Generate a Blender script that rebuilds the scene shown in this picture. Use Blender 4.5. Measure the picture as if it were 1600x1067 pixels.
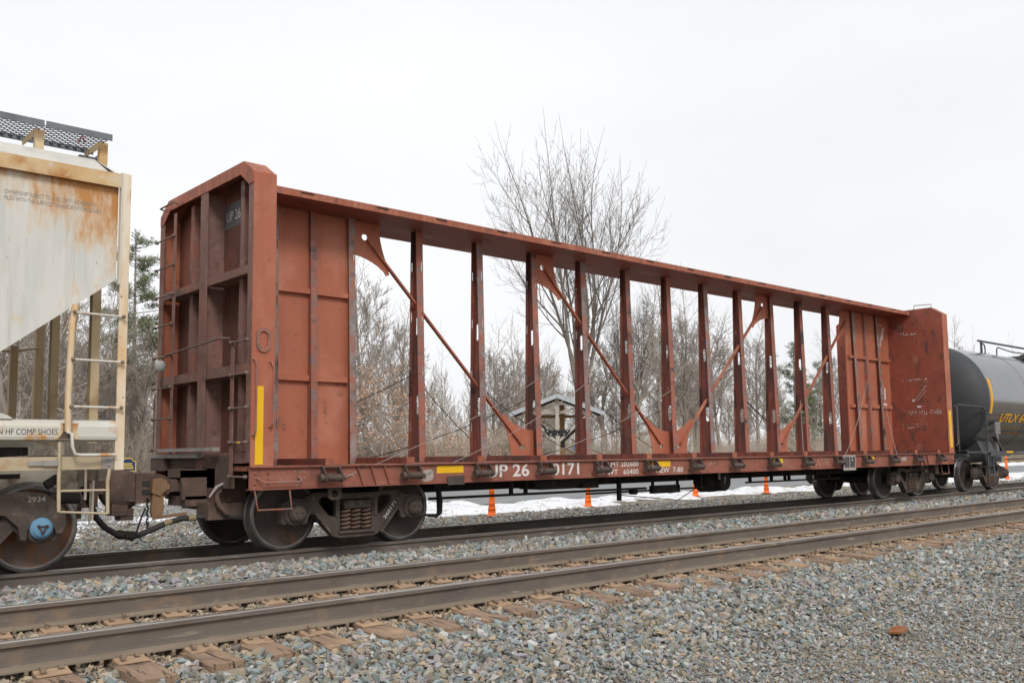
import bpy, math, random
import numpy as np
from mathutils import Vector, Matrix, Euler

scene = bpy.context.scene
for o in list(bpy.data.objects):
    bpy.data.objects.remove(o)
col = scene.collection
random.seed(7)
RNG = np.random.default_rng(11)

# ------------------------------------------------------------------ camera
CAM = Vector((0.0, -11.5244, 1.1842))
YAW, PITCH, ROLL, FPX, SHY = 0.7296, 0.0954, -0.0116, 1450.8, 35.4
fw = Vector((math.sin(YAW) * math.cos(PITCH), math.cos(YAW) * math.cos(PITCH), math.sin(PITCH)))
rt = Vector((math.cos(YAW), -math.sin(YAW), 0)); up = rt.cross(fw)
cr = rt * math.cos(ROLL) + up * math.sin(ROLL); cu = -rt * math.sin(ROLL) + up * math.cos(ROLL)
cam_data = bpy.data.cameras.new('camera'); cam = bpy.data.objects.new('camera', cam_data)
col.objects.link(cam)
cam.matrix_world = Matrix(((cr.x, cu.x, -fw.x, CAM.x), (cr.y, cu.y, -fw.y, CAM.y), (cr.z, cu.z, -fw.z, CAM.z), (0, 0, 0, 1)))
cam_data.sensor_width = 36; cam_data.lens = FPX * 36 / 1600; cam_data.shift_y = SHY / 1600
cam_data.clip_start = 0.1; cam_data.clip_end = 3000
scene.camera = cam

# ------------------------------------------------------------------ light: bright overcast
SUN_EL, SUN_AZ = math.radians(40), math.radians(205)     # azimuth from +Y, clockwise
world = bpy.data.worlds.new('World'); scene.world = world; world.use_nodes = True
wn, wl = world.node_tree.nodes, world.node_tree.links
bg = wn['Background']; bg.inputs['Strength'].default_value = 0.1
sky = wn.new('ShaderNodeTexSky'); sky.sky_type = 'NISHITA'; sky.sun_disc = False
sky.sun_elevation = SUN_EL; sky.sun_rotation = SUN_AZ; sky.dust_density = 6; sky.air_density = 1.0
hsv = wn.new('ShaderNodeHueSaturation'); hsv.inputs['Saturation'].default_value = 0.25
wl.new(sky.outputs['Color'], hsv.inputs['Color'])
mix = wn.new('ShaderNodeMix'); mix.data_type = 'RGBA'; mix.inputs['Factor'].default_value = 0.93
wl.new(hsv.outputs['Color'], mix.inputs[6]); mix.inputs[7].default_value = (8.55, 8.65, 8.85, 1)
tcw = wn.new('ShaderNodeTexCoord'); mpw = wn.new('ShaderNodeMapping'); mpw.inputs['Scale'].default_value = (1.0, 1.0, 2.6); wl.new(tcw.outputs['Generated'], mpw.inputs['Vector'])
cl = wn.new('ShaderNodeTexNoise'); cl.inputs['Scale'].default_value = 1.7; cl.inputs['Detail'].default_value = 5; cl.inputs['Roughness'].default_value = .5; wl.new(mpw.outputs['Vector'], cl.inputs['Vector'])
cr_ = wn.new('ShaderNodeMapRange'); cr_.inputs[1].default_value = .3; cr_.inputs[2].default_value = .7; cr_.inputs[3].default_value = .93; cr_.inputs[4].default_value = 1.035; wl.new(cl.outputs['Fac'], cr_.inputs[0])
mul = wn.new('ShaderNodeMix'); mul.data_type = 'RGBA'; mul.blend_type = 'MULTIPLY'; mul.inputs['Factor'].default_value = 1; wl.new(mix.outputs[2], mul.inputs[6]); wl.new(cr_.outputs[0], mul.inputs[7])
wl.new(mul.outputs[2], bg.inputs['Color'])
sd = bpy.data.lights.new('sun', 'SUN'); sd.energy = 1.5; sd.angle = math.radians(16); sd.color = (1, 0.97, 0.93)
sun = bpy.data.objects.new('sun', sd); col.objects.link(sun)
sv = Vector((math.sin(SUN_AZ) * math.cos(SUN_EL), math.cos(SUN_AZ) * math.cos(SUN_EL), math.sin(SUN_EL)))
sun.rotation_euler = sv.to_track_quat('Z', 'Y').to_euler(); sun.location = sv * 60
vs = scene.view_settings; vs.view_transform = 'Standard'; vs.look = 'None'; vs.exposure = 0.25; vs.gamma = 1.0
vs.use_curve_mapping = False
scene.cycles.max_bounces = 6; scene.cycles.diffuse_bounces = 3; scene.cycles.glossy_bounces = 2
scene.cycles.use_denoising = True

# ------------------------------------------------------------------ materials
MATS = {}
def mat(name, c1, c2=None, scale=3.0, rough=0.8, metal=0.0, bump=0.15, bscale=40.0, stretch=(1, 1, 1),
        c3=None, c3_lo=0.6, c3_hi=0.7, c3_scale=5.0, c3_stretch=(1, 1, 1), c4=None, c4_lo=.6, c4_hi=.7, c4_scale=2., c4_stretch=(1, 1, 1),
        spec=0.3, rand=None, seed=0.0, local=False, extra=()):
    m = bpy.data.materials.new(name); m.use_nodes = True
    nt = m.node_tree; N, L = nt.nodes, nt.links
    b = N['Principled BSDF']; b.inputs['Roughness'].default_value = rough; b.inputs['Metallic'].default_value = metal
    b.inputs['Specular IOR Level'].default_value = spec
    if local:
        tc = N.new('ShaderNodeTexCoord'); pos = tc.outputs['Object']
    else:
        g = N.new('ShaderNodeNewGeometry'); pos = g.outputs['Position']
    def noise(sc, st, det=5.0, off=0.0):
        mp = N.new('ShaderNodeMapping'); L.new(pos, mp.inputs['Vector']); mp.inputs['Scale'].default_value = st
        mp.inputs['Location'].default_value = (seed + off, seed * 1.7 + off, off)
        t = N.new('ShaderNodeTexNoise'); t.inputs['Scale'].default_value = sc; t.inputs['Detail'].default_value = det
        t.inputs['Roughness'].default_value = 0.6
        L.new(mp.outputs['Vector'], t.inputs['Vector']); return t.outputs['Fac']
    c2 = c2 or tuple(x * 0.8 for x in c1)
    r = N.new('ShaderNodeValToRGB'); r.color_ramp.elements[0].color = (*c1, 1); r.color_ramp.elements[1].color = (*c2, 1)
    r.color_ramp.elements[0].position = 0.32; r.color_ramp.elements[1].position = 0.68
    L.new(noise(scale, stretch), r.inputs['Fac']); out = r.outputs['Color']
    for c, lo, hi, sc, st, of in ((c3, c3_lo, c3_hi, c3_scale, c3_stretch, 3.1), (c4, c4_lo, c4_hi, c4_scale, c4_stretch, 9.7)) + tuple(extra):
        if c is None: continue
        mr = N.new('ShaderNodeMapRange'); mr.inputs[1].default_value = lo; mr.inputs[2].default_value = hi
        L.new(noise(sc, st, 7.0, of), mr.inputs[0])
        mx = N.new('ShaderNodeMix'); mx.data_type = 'RGBA'; L.new(mr.outputs[0], mx.inputs['Factor'])
        L.new(out, mx.inputs[6]); mx.inputs[7].default_value = (*c, 1); out = mx.outputs[2]
    if rand:
        oi = N.new('ShaderNodeObjectInfo'); rr = N.new('ShaderNodeValToRGB'); rr.color_ramp.interpolation = 'CONSTANT'
        els = rr.color_ramp.elements
        while len(els) < len(rand): els.new(0.5)
        for i, c in enumerate(rand): els[i].position = i / len(rand); els[i].color = (*c, 1)
        L.new(oi.outputs['Random'], rr.inputs['Fac'])
        mx = N.new('ShaderNodeMix'); mx.data_type = 'RGBA'; mx.blend_type = 'MULTIPLY'; mx.inputs['Factor'].default_value = 1
        L.new(out, mx.inputs[6]); L.new(rr.outputs['Color'], mx.inputs[7]); out = mx.outputs[2]
    L.new(out, b.inputs['Base Color'])
    if bump:
        bp = N.new('ShaderNodeBump'); bp.inputs['Strength'].default_value = bump; bp.inputs['Distance'].default_value = 0.02
        L.new(noise(bscale, stretch, 6.0, 5.0), bp.inputs['Height']); L.new(bp.outputs['Normal'], b.inputs['Normal'])
    MATS[name] = m
    return m

mat('red_paint', (.37, .118, .064), (.285, .09, .052), 1.1, .62, stretch=(1, 1, .5), bump=.1, bscale=10,
    c3=(.43, .17, .10), c3_lo=.48, c3_hi=.70, c3_scale=1.7, c3_stretch=(1.5, 1.5, .35), c4=(.15, .065, .05), c4_lo=.60, c4_hi=.72, c4_scale=6,
    extra=(((.17, .072, .054), .46, .78, 5., (2.2, 2.2, .12), 14.), ((.08, .047, .04), .63, .69, 18., (1, 1, .8), 21.), ((.50, .30, .24), .64, .71, 26., (1, 1, .5), 27.)))
mat('panel_paint', (.41, .138, .078), (.345, .112, .065), .9, .6, stretch=(1, 1, .6), bump=.08, bscale=8,
    c3=(.46, .19, .12), c3_lo=.5, c3_hi=.72, c3_scale=1.5, c4=(.20, .08, .055), c4_lo=.62, c4_hi=.76, c4_scale=5,
    extra=(((.29, .10, .062), .52, .84, 4., (2.2, 2.2, .12), 14.), ((.12, .06, .05), .68, .72, 20., (1, 1, .8), 21.)))
mat('red_sill', (.32, .115, .076), (.245, .09, .062), 2.0, .7, bump=.1, bscale=20,
    c3=(.32, .15, .11), c3_lo=.54, c3_hi=.7, c3_scale=3, c3_stretch=(.5, 1, 2), c4=(.12, .06, .05), c4_lo=.58, c4_hi=.74, c4_scale=5,
    extra=(((.15, .075, .06), .52, .78, 6., (1.6, 1.6, .25), 14.), ((.42, .30, .26), .66, .74, 24., (1, 1, 1), 21.)))
mat('worn_paint', (.37, .135, .088), (.27, .10, .07), 2.2, .6, bump=.14, bscale=25,
    c3=(.20, .15, .14), c3_lo=.46, c3_hi=.66, c3_scale=4, c3_stretch=(1.5, 1, 1.2), c4=(.15, .085, .07), c4_lo=.54, c4_hi=.72, c4_scale=12, c4_stretch=(.6, 1, 1.6),
    extra=(((.06, .045, .045), .58, .66, 2.2, (.5, 1, .8), 17.), ((.50, .36, .31), .66, .72, 28., (.5, 1, 2.), 33.)))
mat('scraped_steel', (.30, .275, .275), (.19, .15, .145), 5, .55, metal=.15, bump=.14, bscale=30,
    c3=(.35, .14, .092), c3_lo=.42, c3_hi=.62, c3_scale=4, c3_stretch=(1.5, 1, 1.0), c4=(.15, .10, .09), c4_lo=.54, c4_hi=.72, c4_scale=14, c4_stretch=(.5, 1, 1.6),
    extra=(((.07, .055, .055), .56, .70, 2.0, (.5, 1, .8), 17.),))
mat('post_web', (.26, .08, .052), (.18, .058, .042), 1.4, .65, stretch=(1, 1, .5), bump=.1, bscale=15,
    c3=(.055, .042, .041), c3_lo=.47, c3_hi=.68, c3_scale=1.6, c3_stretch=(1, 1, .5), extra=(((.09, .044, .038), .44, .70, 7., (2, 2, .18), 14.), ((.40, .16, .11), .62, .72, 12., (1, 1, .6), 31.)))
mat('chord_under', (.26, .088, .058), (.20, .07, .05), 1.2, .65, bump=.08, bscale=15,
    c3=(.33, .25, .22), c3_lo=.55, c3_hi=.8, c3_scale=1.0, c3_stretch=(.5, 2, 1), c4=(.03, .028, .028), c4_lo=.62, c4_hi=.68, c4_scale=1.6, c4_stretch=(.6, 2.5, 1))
mat('scarred_panel', (.31, .086, .054), (.235, .066, .045), 1.6, .6, bump=.14, bscale=14,
    c3=(.10, .055, .047), c3_lo=.55, c3_hi=.70, c3_scale=4.5, c3_stretch=(1, 1, .6), c4=(.37, .14, .10), c4_lo=.58, c4_hi=.74, c4_scale=2.5,
    extra=(((.07, .045, .042), .62, .68, 13., (1, 1, .5), 15.), ((.42, .23, .19), .68, .73, 24., (1, 1.5, .6), 23.)))
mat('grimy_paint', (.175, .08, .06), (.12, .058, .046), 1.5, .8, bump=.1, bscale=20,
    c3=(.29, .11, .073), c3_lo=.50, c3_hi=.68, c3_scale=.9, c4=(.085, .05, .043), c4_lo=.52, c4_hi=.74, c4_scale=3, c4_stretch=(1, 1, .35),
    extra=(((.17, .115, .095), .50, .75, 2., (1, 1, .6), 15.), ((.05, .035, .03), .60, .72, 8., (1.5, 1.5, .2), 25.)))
mat('grimy_rib', (.245, .14, .115), (.185, .105, .088), 1.8, .8, bump=.08, bscale=20,
    c3=(.29, .125, .09), c3_lo=.52, c3_hi=.70, c3_scale=1.2, c4=(.10, .062, .055), c4_lo=.56, c4_hi=.74, c4_scale=5,
    extra=(((.27, .20, .175), .56, .74, 9., (1, 1, 1), 15.),))
mat('dark_iron', (.034, .028, .025), (.02, .018, .017), 4, .85, bump=.15, bscale=40, c3=(.09, .06, .045), c3_lo=.58, c3_hi=.7, c3_scale=6)
mat('truck_iron', (.105, .08, .066), (.062, .049, .042), 3.5, .9, bump=.2, bscale=50, c3=(.19, .145, .115), c3_lo=.55, c3_hi=.72, c3_scale=5, c4=(.045, .036, .032), c4_lo=.6, c4_hi=.72, c4_scale=8)
mat('winch_iron', (.11, .075, .062), (.07, .05, .043), 9, .6, metal=.2, bump=.1, c3=(.22, .18, .16), c3_lo=.62, c3_hi=.7, c3_scale=11)
mat('spring_rust', (.17, .11, .08), (.11, .075, .058), 6, .85, bump=.1)
mat('wheel_face', (.105, .082, .069), (.068, .054, .047), 3, .85, bump=.15, bscale=60, c3=(.16, .095, .06), c3_lo=.55, c3_hi=.7, c3_scale=3.5)
mat('wheel_face_rust', (.16, .115, .085), (.11, .082, .066), 3, .85, bump=.15, bscale=60, c3=(.26, .10, .04), c3_lo=.5, c3_hi=.66, c3_scale=3.0)
mat('wheel_tread', (.22, .21, .20), (.13, .12, .115), 6, .38, metal=.75, bump=.05)
mat('coupler_iron', (.15, .098, .078), (.10, .07, .058), 4, .85, bump=.2, bscale=45, c3=(.22, .14, .10), c3_lo=.55, c3_hi=.7, c3_scale=6)
mat('coupler_ochre', (.27, .16, .09), (.18, .105, .065), 5, .85, bump=.15)
mat('rubber', (.045, .04, .037), (.03, .028, .026), 6, .7, bump=.1)
mat('brass_fitting', (.28, .22, .12), None, 6, .6)
mat('galvanised', (.38, .35, .33), (.28, .25, .23), 4, .65, metal=.1, bump=.06)
mat('rung_steel', (.22, .15, .125), (.15, .105, .09), 5, .75, bump=.05)
mat('yellow', (.80, .47, .01), (.74, .42, .01), 3, .5, bump=0, c3=(.5, .33, .06), c3_lo=.66, c3_hi=.8, c3_scale=6)
mat('white_stencil', (.72, .69, .66), (.60, .56, .52), 8, .8, bump=0, c3=(.32, .15, .11), c3_lo=.62, c3_hi=.70, c3_scale=22)
mat('worn_stencil', (.66, .60, .56), (.52, .44, .40), 8, .8, bump=0, c3=(.27, .075, .05), c3_lo=.47, c3_hi=.55, c3_scale=13)
mat('faded_stencil', (.42, .30, .26), (.34, .20, .16), 8, .8, bump=0, c3=(.28, .09, .055), c3_lo=.5, c3_hi=.58, c3_scale=18)
mat('black_stencil', (.05, .05, .05), (.10, .10, .095), 8, .8, bump=0)
mat('faded_black', (.24, .235, .21), (.36, .34, .29), 20, .8, bump=0)
mat('primer_patch', (.16, .16, .165), (.12, .12, .13), 4, .7, bump=0)
mat('pale_patch', (.42, .39, .36), (.33, .28, .25), 8, .8, bump=0, c3=(.22, .09, .065), c3_lo=.6, c3_hi=.66, c3_scale=16)
mat('hopper_paint', (.58, .56, .51), (.50, .48, .42), 1.2, .6, bump=.05, bscale=15, stretch=(1, 1, .4),
    c3=(.58, .33, .11), c3_lo=.55, c3_hi=.68, c3_scale=2.1, c3_stretch=(1, 1, .75), c4=(.46, .45, .42), c4_lo=.5, c4_hi=.7, c4_scale=3.5, c4_stretch=(2.5, 1, .3), seed=4.3)
mat('hopper_rusty', (.56, .36, .16), (.62, .50, .33), 2.0, .7, bump=.08, bscale=25, stretch=(1, 1, .6),
    c3=(.42, .19, .06), c3_lo=.5, c3_hi=.66, c3_scale=2.6, c4=(.60, .57, .50), c4_lo=.56, c4_hi=.66, c4_scale=3)
mat('hopper_post', (.68, .58, .44), (.72, .64, .52), 1.6, .65, bump=.05, stretch=(1, 1, .5),
    c3=(.60, .36, .14), c3_lo=.48, c3_hi=.66, c3_scale=1.5, c3_stretch=(1, 1, .5), c4=(.42, .19, .06), c4_lo=.60, c4_hi=.72, c4_scale=4, c4_stretch=(1, 1, .4), extra=(((.25, .12, .06), .66, .72, 16., (1, 1, .6), 15.),))
mat('hopper_far', (.58, .46, .30), (.50, .38, .22), 2.0, .75, bump=.05, c3=(.30, .18, .09), c3_lo=.55, c3_hi=.7, c3_scale=2)
mat('hopper_sill', (.60, .59, .54), (.54, .50, .42), 2.0, .55, bump=.05, c3=(.52, .27, .08), c3_lo=.56, c3_hi=.64, c3_scale=2.4,
    c4=(.12, .06, .045), c4_lo=.64, c4_hi=.66, c4_scale=1.7, seed=2.2)
mat('hopper_plank', (.50, .42, .30), (.42, .33, .21), 4, .8, bump=.1, stretch=(.4, 1, 3), c3=(.40, .24, .12), c3_lo=.58, c3_hi=.7, c3_scale=4)
mat('hopper_under', (.40, .37, .30), (.30, .27, .21), 3, .8, bump=.08, c3=(.12, .08, .06), c3_lo=.5, c3_hi=.66, c3_scale=3)
mat('grating_black', (.05, .055, .06), (.035, .04, .045), 8, .6, bump=0)
mat('grating_edge', (.17, .19, .21), (.12, .135, .15), 4, .55, bump=.03)
mat('blue_paint', (.15, .31, .45), (.11, .24, .36), 9, .6, bump=.08, c3=(.10, .07, .055), c3_lo=.66, c3_hi=.72, c3_scale=14)
mat('tank_black', (.03, .031, .033), (.05, .051, .053), 1.2, .16, spec=1.0, bump=.03, bscale=6, stretch=(.5, 1, 1), c3=(.07, .07, .07), c3_lo=.55, c3_hi=.8, c3_scale=1.0, extra=(((.13, .12, .11), .56, .75, 3., (2.5, .6, .4), 15.), ((.02, .02, .02), .62, .70, 5., (2.5, .6, .3), 25.)))
mat('tank_head', (.05, .053, .058), (.04, .043, .047), 1.2, .6, spec=.4, bump=.03, bscale=8, c3=(.10, .10, .10), c3_lo=.62, c3_hi=.7, c3_scale=14)
mat('tank_trim', (.055, .057, .06), (.075, .077, .08), 4, .6, bump=.03)
mat('tank_plate', (.20, .20, .20), (.16, .16, .16), 4, .6, bump=.03)
mat('tank_yellow', (.75, .36, .01), (.68, .33, .01), 4, .55, bump=0)
mat('rail_side', (.165, .136, .115), (.122, .101, .087), 2.2, .8, bump=.1, bscale=30, stretch=(.5, 1, 1), c3=(.235, .165, .11), c3_lo=.55, c3_hi=.72, c3_scale=3,
    extra=(((.085, .07, .062), .56, .74, 2.5, (.35, 1, 1), 15.), ((.30, .25, .20), .60, .72, 10., (.3, 1, 2), 25.)))
mat('rail_foot', (.25, .20, .145), (.185, .148, .112), 4, .9, bump=.1, bscale=40, stretch=(.5, 1, 1))
mat('rail_top', (.50, .47, .44), (.36, .335, .315), 3, .34, metal=.85, bump=.02, stretch=(.2, 3, 1))
mat('tie_wood', (.25, .168, .115), (.33, .225, .155), 5, .9, bump=.6, bscale=18, stretch=(6, .6, 6),
    c3=(.065, .045, .034), c3_lo=.56, c3_hi=.62, c3_scale=5, c3_stretch=(7, .5, 3), c4=(.44, .30, .18), c4_lo=.52, c4_hi=.68, c4_scale=2.5, extra=(((.14, .10, .08), .57, .68, 1.5, (1, 1, 1), 19.),))
mat('plate_rust', (.42, .285, .18), (.32, .215, .14), 5, .85, bump=.12, bscale=60, c3=(.20, .115, .07), c3_lo=.58, c3_hi=.7, c3_scale=9)
mat('spike_rust', (.24, .175, .125), (.17, .125, .09), 9, .85, bump=.1)
mat('stone', (.405, .413, .415), (.268, .275, .278), 30, .9, bump=.35, bscale=70, local=True,
    rand=[(1.093, 1.049, 0.982), (0.602, 0.628, 0.62), (0.83, 0.952, 0.944), (1.085, 0.907, 0.84), (0.464, 0.441, 0.395), (1.227, 1.205, 1.138), (0.982, 0.844, 0.614), (0.652, 0.754, 0.744), (0.976, 0.887, 0.931), (0.82, 0.682, 0.498), (0.885, 0.982, 0.966), (1.221, 0.921, 0.622), (0.606, 0.672, 0.622), (1.462, 1.428, 1.349), (0.937, 0.776, 0.707), (0.551, 0.47, 0.39), (0.773, 0.874, 0.874), (1.043, 0.964, 0.796), (0.732, 0.663, 0.525), (0.559, 0.605, 0.536), (0.865, 0.796, 0.819), (0.925, 0.741, 0.534)])
mat('crib_stone', (.44, .37, .285), (.33, .275, .21), 24, .9, bump=.3, bscale=70, local=True,
    rand=[(1.1, 1.05, 1.0), (.85, .85, .85), (1, .92, .8), (.7, .7, .72), (1.15, 1.1, 1.05)])
mat('ballast', (.17, .155, .135), (.08, .074, .066), 30, .95, bump=1.0, bscale=32, c3=(.30, .255, .195), c3_lo=.5, c3_hi=.6, c3_scale=55, extra=(((.32, .27, .205), .46, .62, .9, (1, 1, 1), 15.), ((.10, .09, .08), .55, .62, 60., (1, 1, 1), 25.)))  # base darkened so gaps between the stones look shaded; tan patches are fines
mat('soil', (.235, .19, .135), (.165, .125, .085), 1.2, .95, bump=.8, bscale=6, c3=(.33, .275, .19), c3_lo=.5, c3_hi=.62, c3_scale=3.5)
mat('road', (.25, .255, .26), (.19, .195, .20), 1.5, .9, bump=.8, bscale=14, stretch=(.5, 1, 1), c3=(.36, .36, .355), c3_lo=.52, c3_hi=.6, c3_scale=16, c4=(.11, .11, .11), c4_lo=.58, c4_hi=.64, c4_scale=20)
mat('snow', (.80, .81, .83), (.68, .69, .71), 2.2, .75, bump=.8, bscale=5, c3=(.42, .40, .37), c3_lo=.54, c3_hi=.66, c3_scale=3.5, spec=.2, c4=(.22, .21, .195), c4_lo=.60, c4_hi=.66, c4_scale=9)
mat('orange_plastic', (1.0, .19, .025), (.95, .165, .02), 6, .55, bump=.02)
mat('bark', (.31, .265, .225), (.215, .185, .16), 3, .95, bump=.3, bscale=20, stretch=(1, 1, .3))
mat('bark_pale', (.235, .203, .174), (.165, .143, .122), 4, .95, bump=.2, bscale=20, stretch=(1, 1, .3))
mat('twig', (.40, .35, .30), (.31, .27, .232), .6, .95, bump=0)
mat('twig_pale', (.19, .163, .14), (.14, .12, .104), 2, .95, bump=0)
mat('thicket', (.55, .475, .39), (.45, .385, .315), .35, .95, bump=0, c3=(.53, .43, .345), c3_lo=.5, c3_hi=.62, c3_scale=.22)
mat('dead_leaf', (.50, .325, .225), (.42, .27, .185), 3, .9, bump=0)
mat('needle', (.155, .185, .10), (.20, .225, .13), 1.2, .85, bump=0)
mat('dry_grass', (.42, .34, .21), (.33, .26, .16), 2, .95, bump=0)
mat('roof_metal', (.44, .46, .48), (.36, .38, .40), 3, .5, metal=.1, bump=.03)
mat('timber_pale', (.46, .42, .36), (.37, .33, .28), 4, .85, bump=.1, stretch=(3, 3, .5))
mat('timber_brown', (.30, .18, .085), (.24, .14, .07), 4, .85, bump=.1)
mat('dark_timber_and_shade', (.075, .062, .053), (.05, .043, .038), 4, .85, bump=.1)  # rafters and rear braces; also the shade painted in under the kiosk roof
mat('steel_black', (.02, .021, .023), None, 4, .5, bump=0)
mat('bolt_white', (.6, .6, .6), None, 4, .5, bump=0)
mat('sign_blue', (.02, .035, .13), None, 4, .5, bump=0)
mat('sign_yellow', (.72, .55, .06), None, 4, .5, bump=0)
mat('sky_blue', (.10, .32, .70), None, 2, .6, bump=0)
mat('poster_green', (.30, .42, .10), (.55, .50, .10), 5, .6, bump=0)
mat('reflector', (.50, .50, .48), (.32, .32, .30), 30, .4, bump=0)
mat('red_enamel', (.45, .05, .05), None, 4, .5, bump=0)
mat('driftwood', (.40, .33, .25), (.30, .24, .18), 6, .9, bump=.3, bscale=40)
mat('rust_bright', (.33, .13, .05), (.22, .09, .045), 18, .9, bump=.3, bscale=60)

def stained(m, x0, x1, z0, z1, colour, scale, name):
    """rust that has crept in from the top and the end of the sheet"""
    nt = MATS[m].node_tree; N, L = nt.nodes, nt.links; b = N['Principled BSDF']; src = b.inputs['Base Color'].links[0].from_socket
    g = N.new('ShaderNodeNewGeometry'); sp = N.new('ShaderNodeSeparateXYZ'); L.new(g.outputs['Position'], sp.inputs[0])
    mx_ = N.new('ShaderNodeMapRange'); mx_.inputs[1].default_value = x0; mx_.inputs[2].default_value = x1; L.new(sp.outputs['X'], mx_.inputs[0])
    mz_ = N.new('ShaderNodeMapRange'); mz_.inputs[1].default_value = z0; mz_.inputs[2].default_value = z1; L.new(sp.outputs['Z'], mz_.inputs[0])
    mp = N.new('ShaderNodeMapping'); mp.inputs['Scale'].default_value = (1.9, 1.9, .62); L.new(g.outputs['Position'], mp.inputs[0])
    t = N.new('ShaderNodeTexNoise'); t.inputs['Scale'].default_value = scale; t.inputs['Detail'].default_value = 8; t.inputs['Roughness'].default_value = .68; L.new(mp.outputs[0], t.inputs['Vector'])
    a = N.new('ShaderNodeMath'); a.operation = 'MULTIPLY_ADD'; L.new(mx_.outputs[0], a.inputs[0]); a.inputs[1].default_value = .27; L.new(t.outputs['Fac'], a.inputs[2])
    a2 = N.new('ShaderNodeMath'); a2.operation = 'MULTIPLY_ADD'; L.new(mz_.outputs[0], a2.inputs[0]); a2.inputs[1].default_value = .41; L.new(a.outputs[0], a2.inputs[2])
    r = N.new('ShaderNodeMapRange'); r.inputs[1].default_value = .70; r.inputs[2].default_value = .98; L.new(a2.outputs[0], r.inputs[0])
    ramp = N.new('ShaderNodeValToRGB'); ramp.color_ramp.elements[0].color = (.66, .46, .22, 1); ramp.color_ramp.elements[1].color = (*colour, 1); L.new(r.outputs[0], ramp.inputs[0])
    m_ = N.new('ShaderNodeMix'); m_.data_type = 'RGBA'; L.new(r.outputs[0], m_.inputs['Factor']); L.new(src, m_.inputs[6]); L.new(ramp.outputs[0], m_.inputs[7]); L.new(m_.outputs[2], b.inputs['Base Color'])
mat('hopper_sheet', (.66, .655, .62), (.58, .57, .53), 1.2, .55, bump=.04, bscale=15, stretch=(1, 1, .4), c3=(.50, .50, .475), c3_lo=.5, c3_hi=.72, c3_scale=3.0, c3_stretch=(2.5, 1, .3), c4=(.62, .50, .33), c4_lo=.64, c4_hi=.74, c4_scale=3.5, seed=4.3,
    extra=(((.44, .43, .40), .52, .8, 4., (3, 1, .12), 15.), ((.42, .22, .09), .68, .73, 20., (1.2, 1, .5), 23.)))
stained('hopper_sheet', 2.35, 3.4, 3.2, 4.1, (.48, .225, .075), 3.4, 'rust')

tb = MATS['tank_black'].node_tree.nodes['Principled BSDF']; tb.inputs['IOR'].default_value = 2.1

# ------------------------------------------------------------------ builders
WLOC = {}
def place(o, parent, center):
    pw = WLOC.get(parent.name, Vector()) if parent else Vector()
    col.objects.link(o)
    if parent: o.parent = parent
    o.location = Vector(center) - pw
    WLOC[o.name] = Vector(center)
    return o

def tag(o, label=None, cat=None, group=None, kind=None):
    if label: o['label'] = label
    if cat: o['category'] = cat
    if group: o['group'] = group
    if kind: o['kind'] = kind
    return o

def thing(name, loc, label, cat, group=None):
    o = bpy.data.objects.new(name, None); o.empty_display_size = .3
    place(o, None, loc); return tag(o, label, cat, group)

def link_mesh(name, me, parent, center):
    return place(bpy.data.objects.new(name, me), parent, center)

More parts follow.
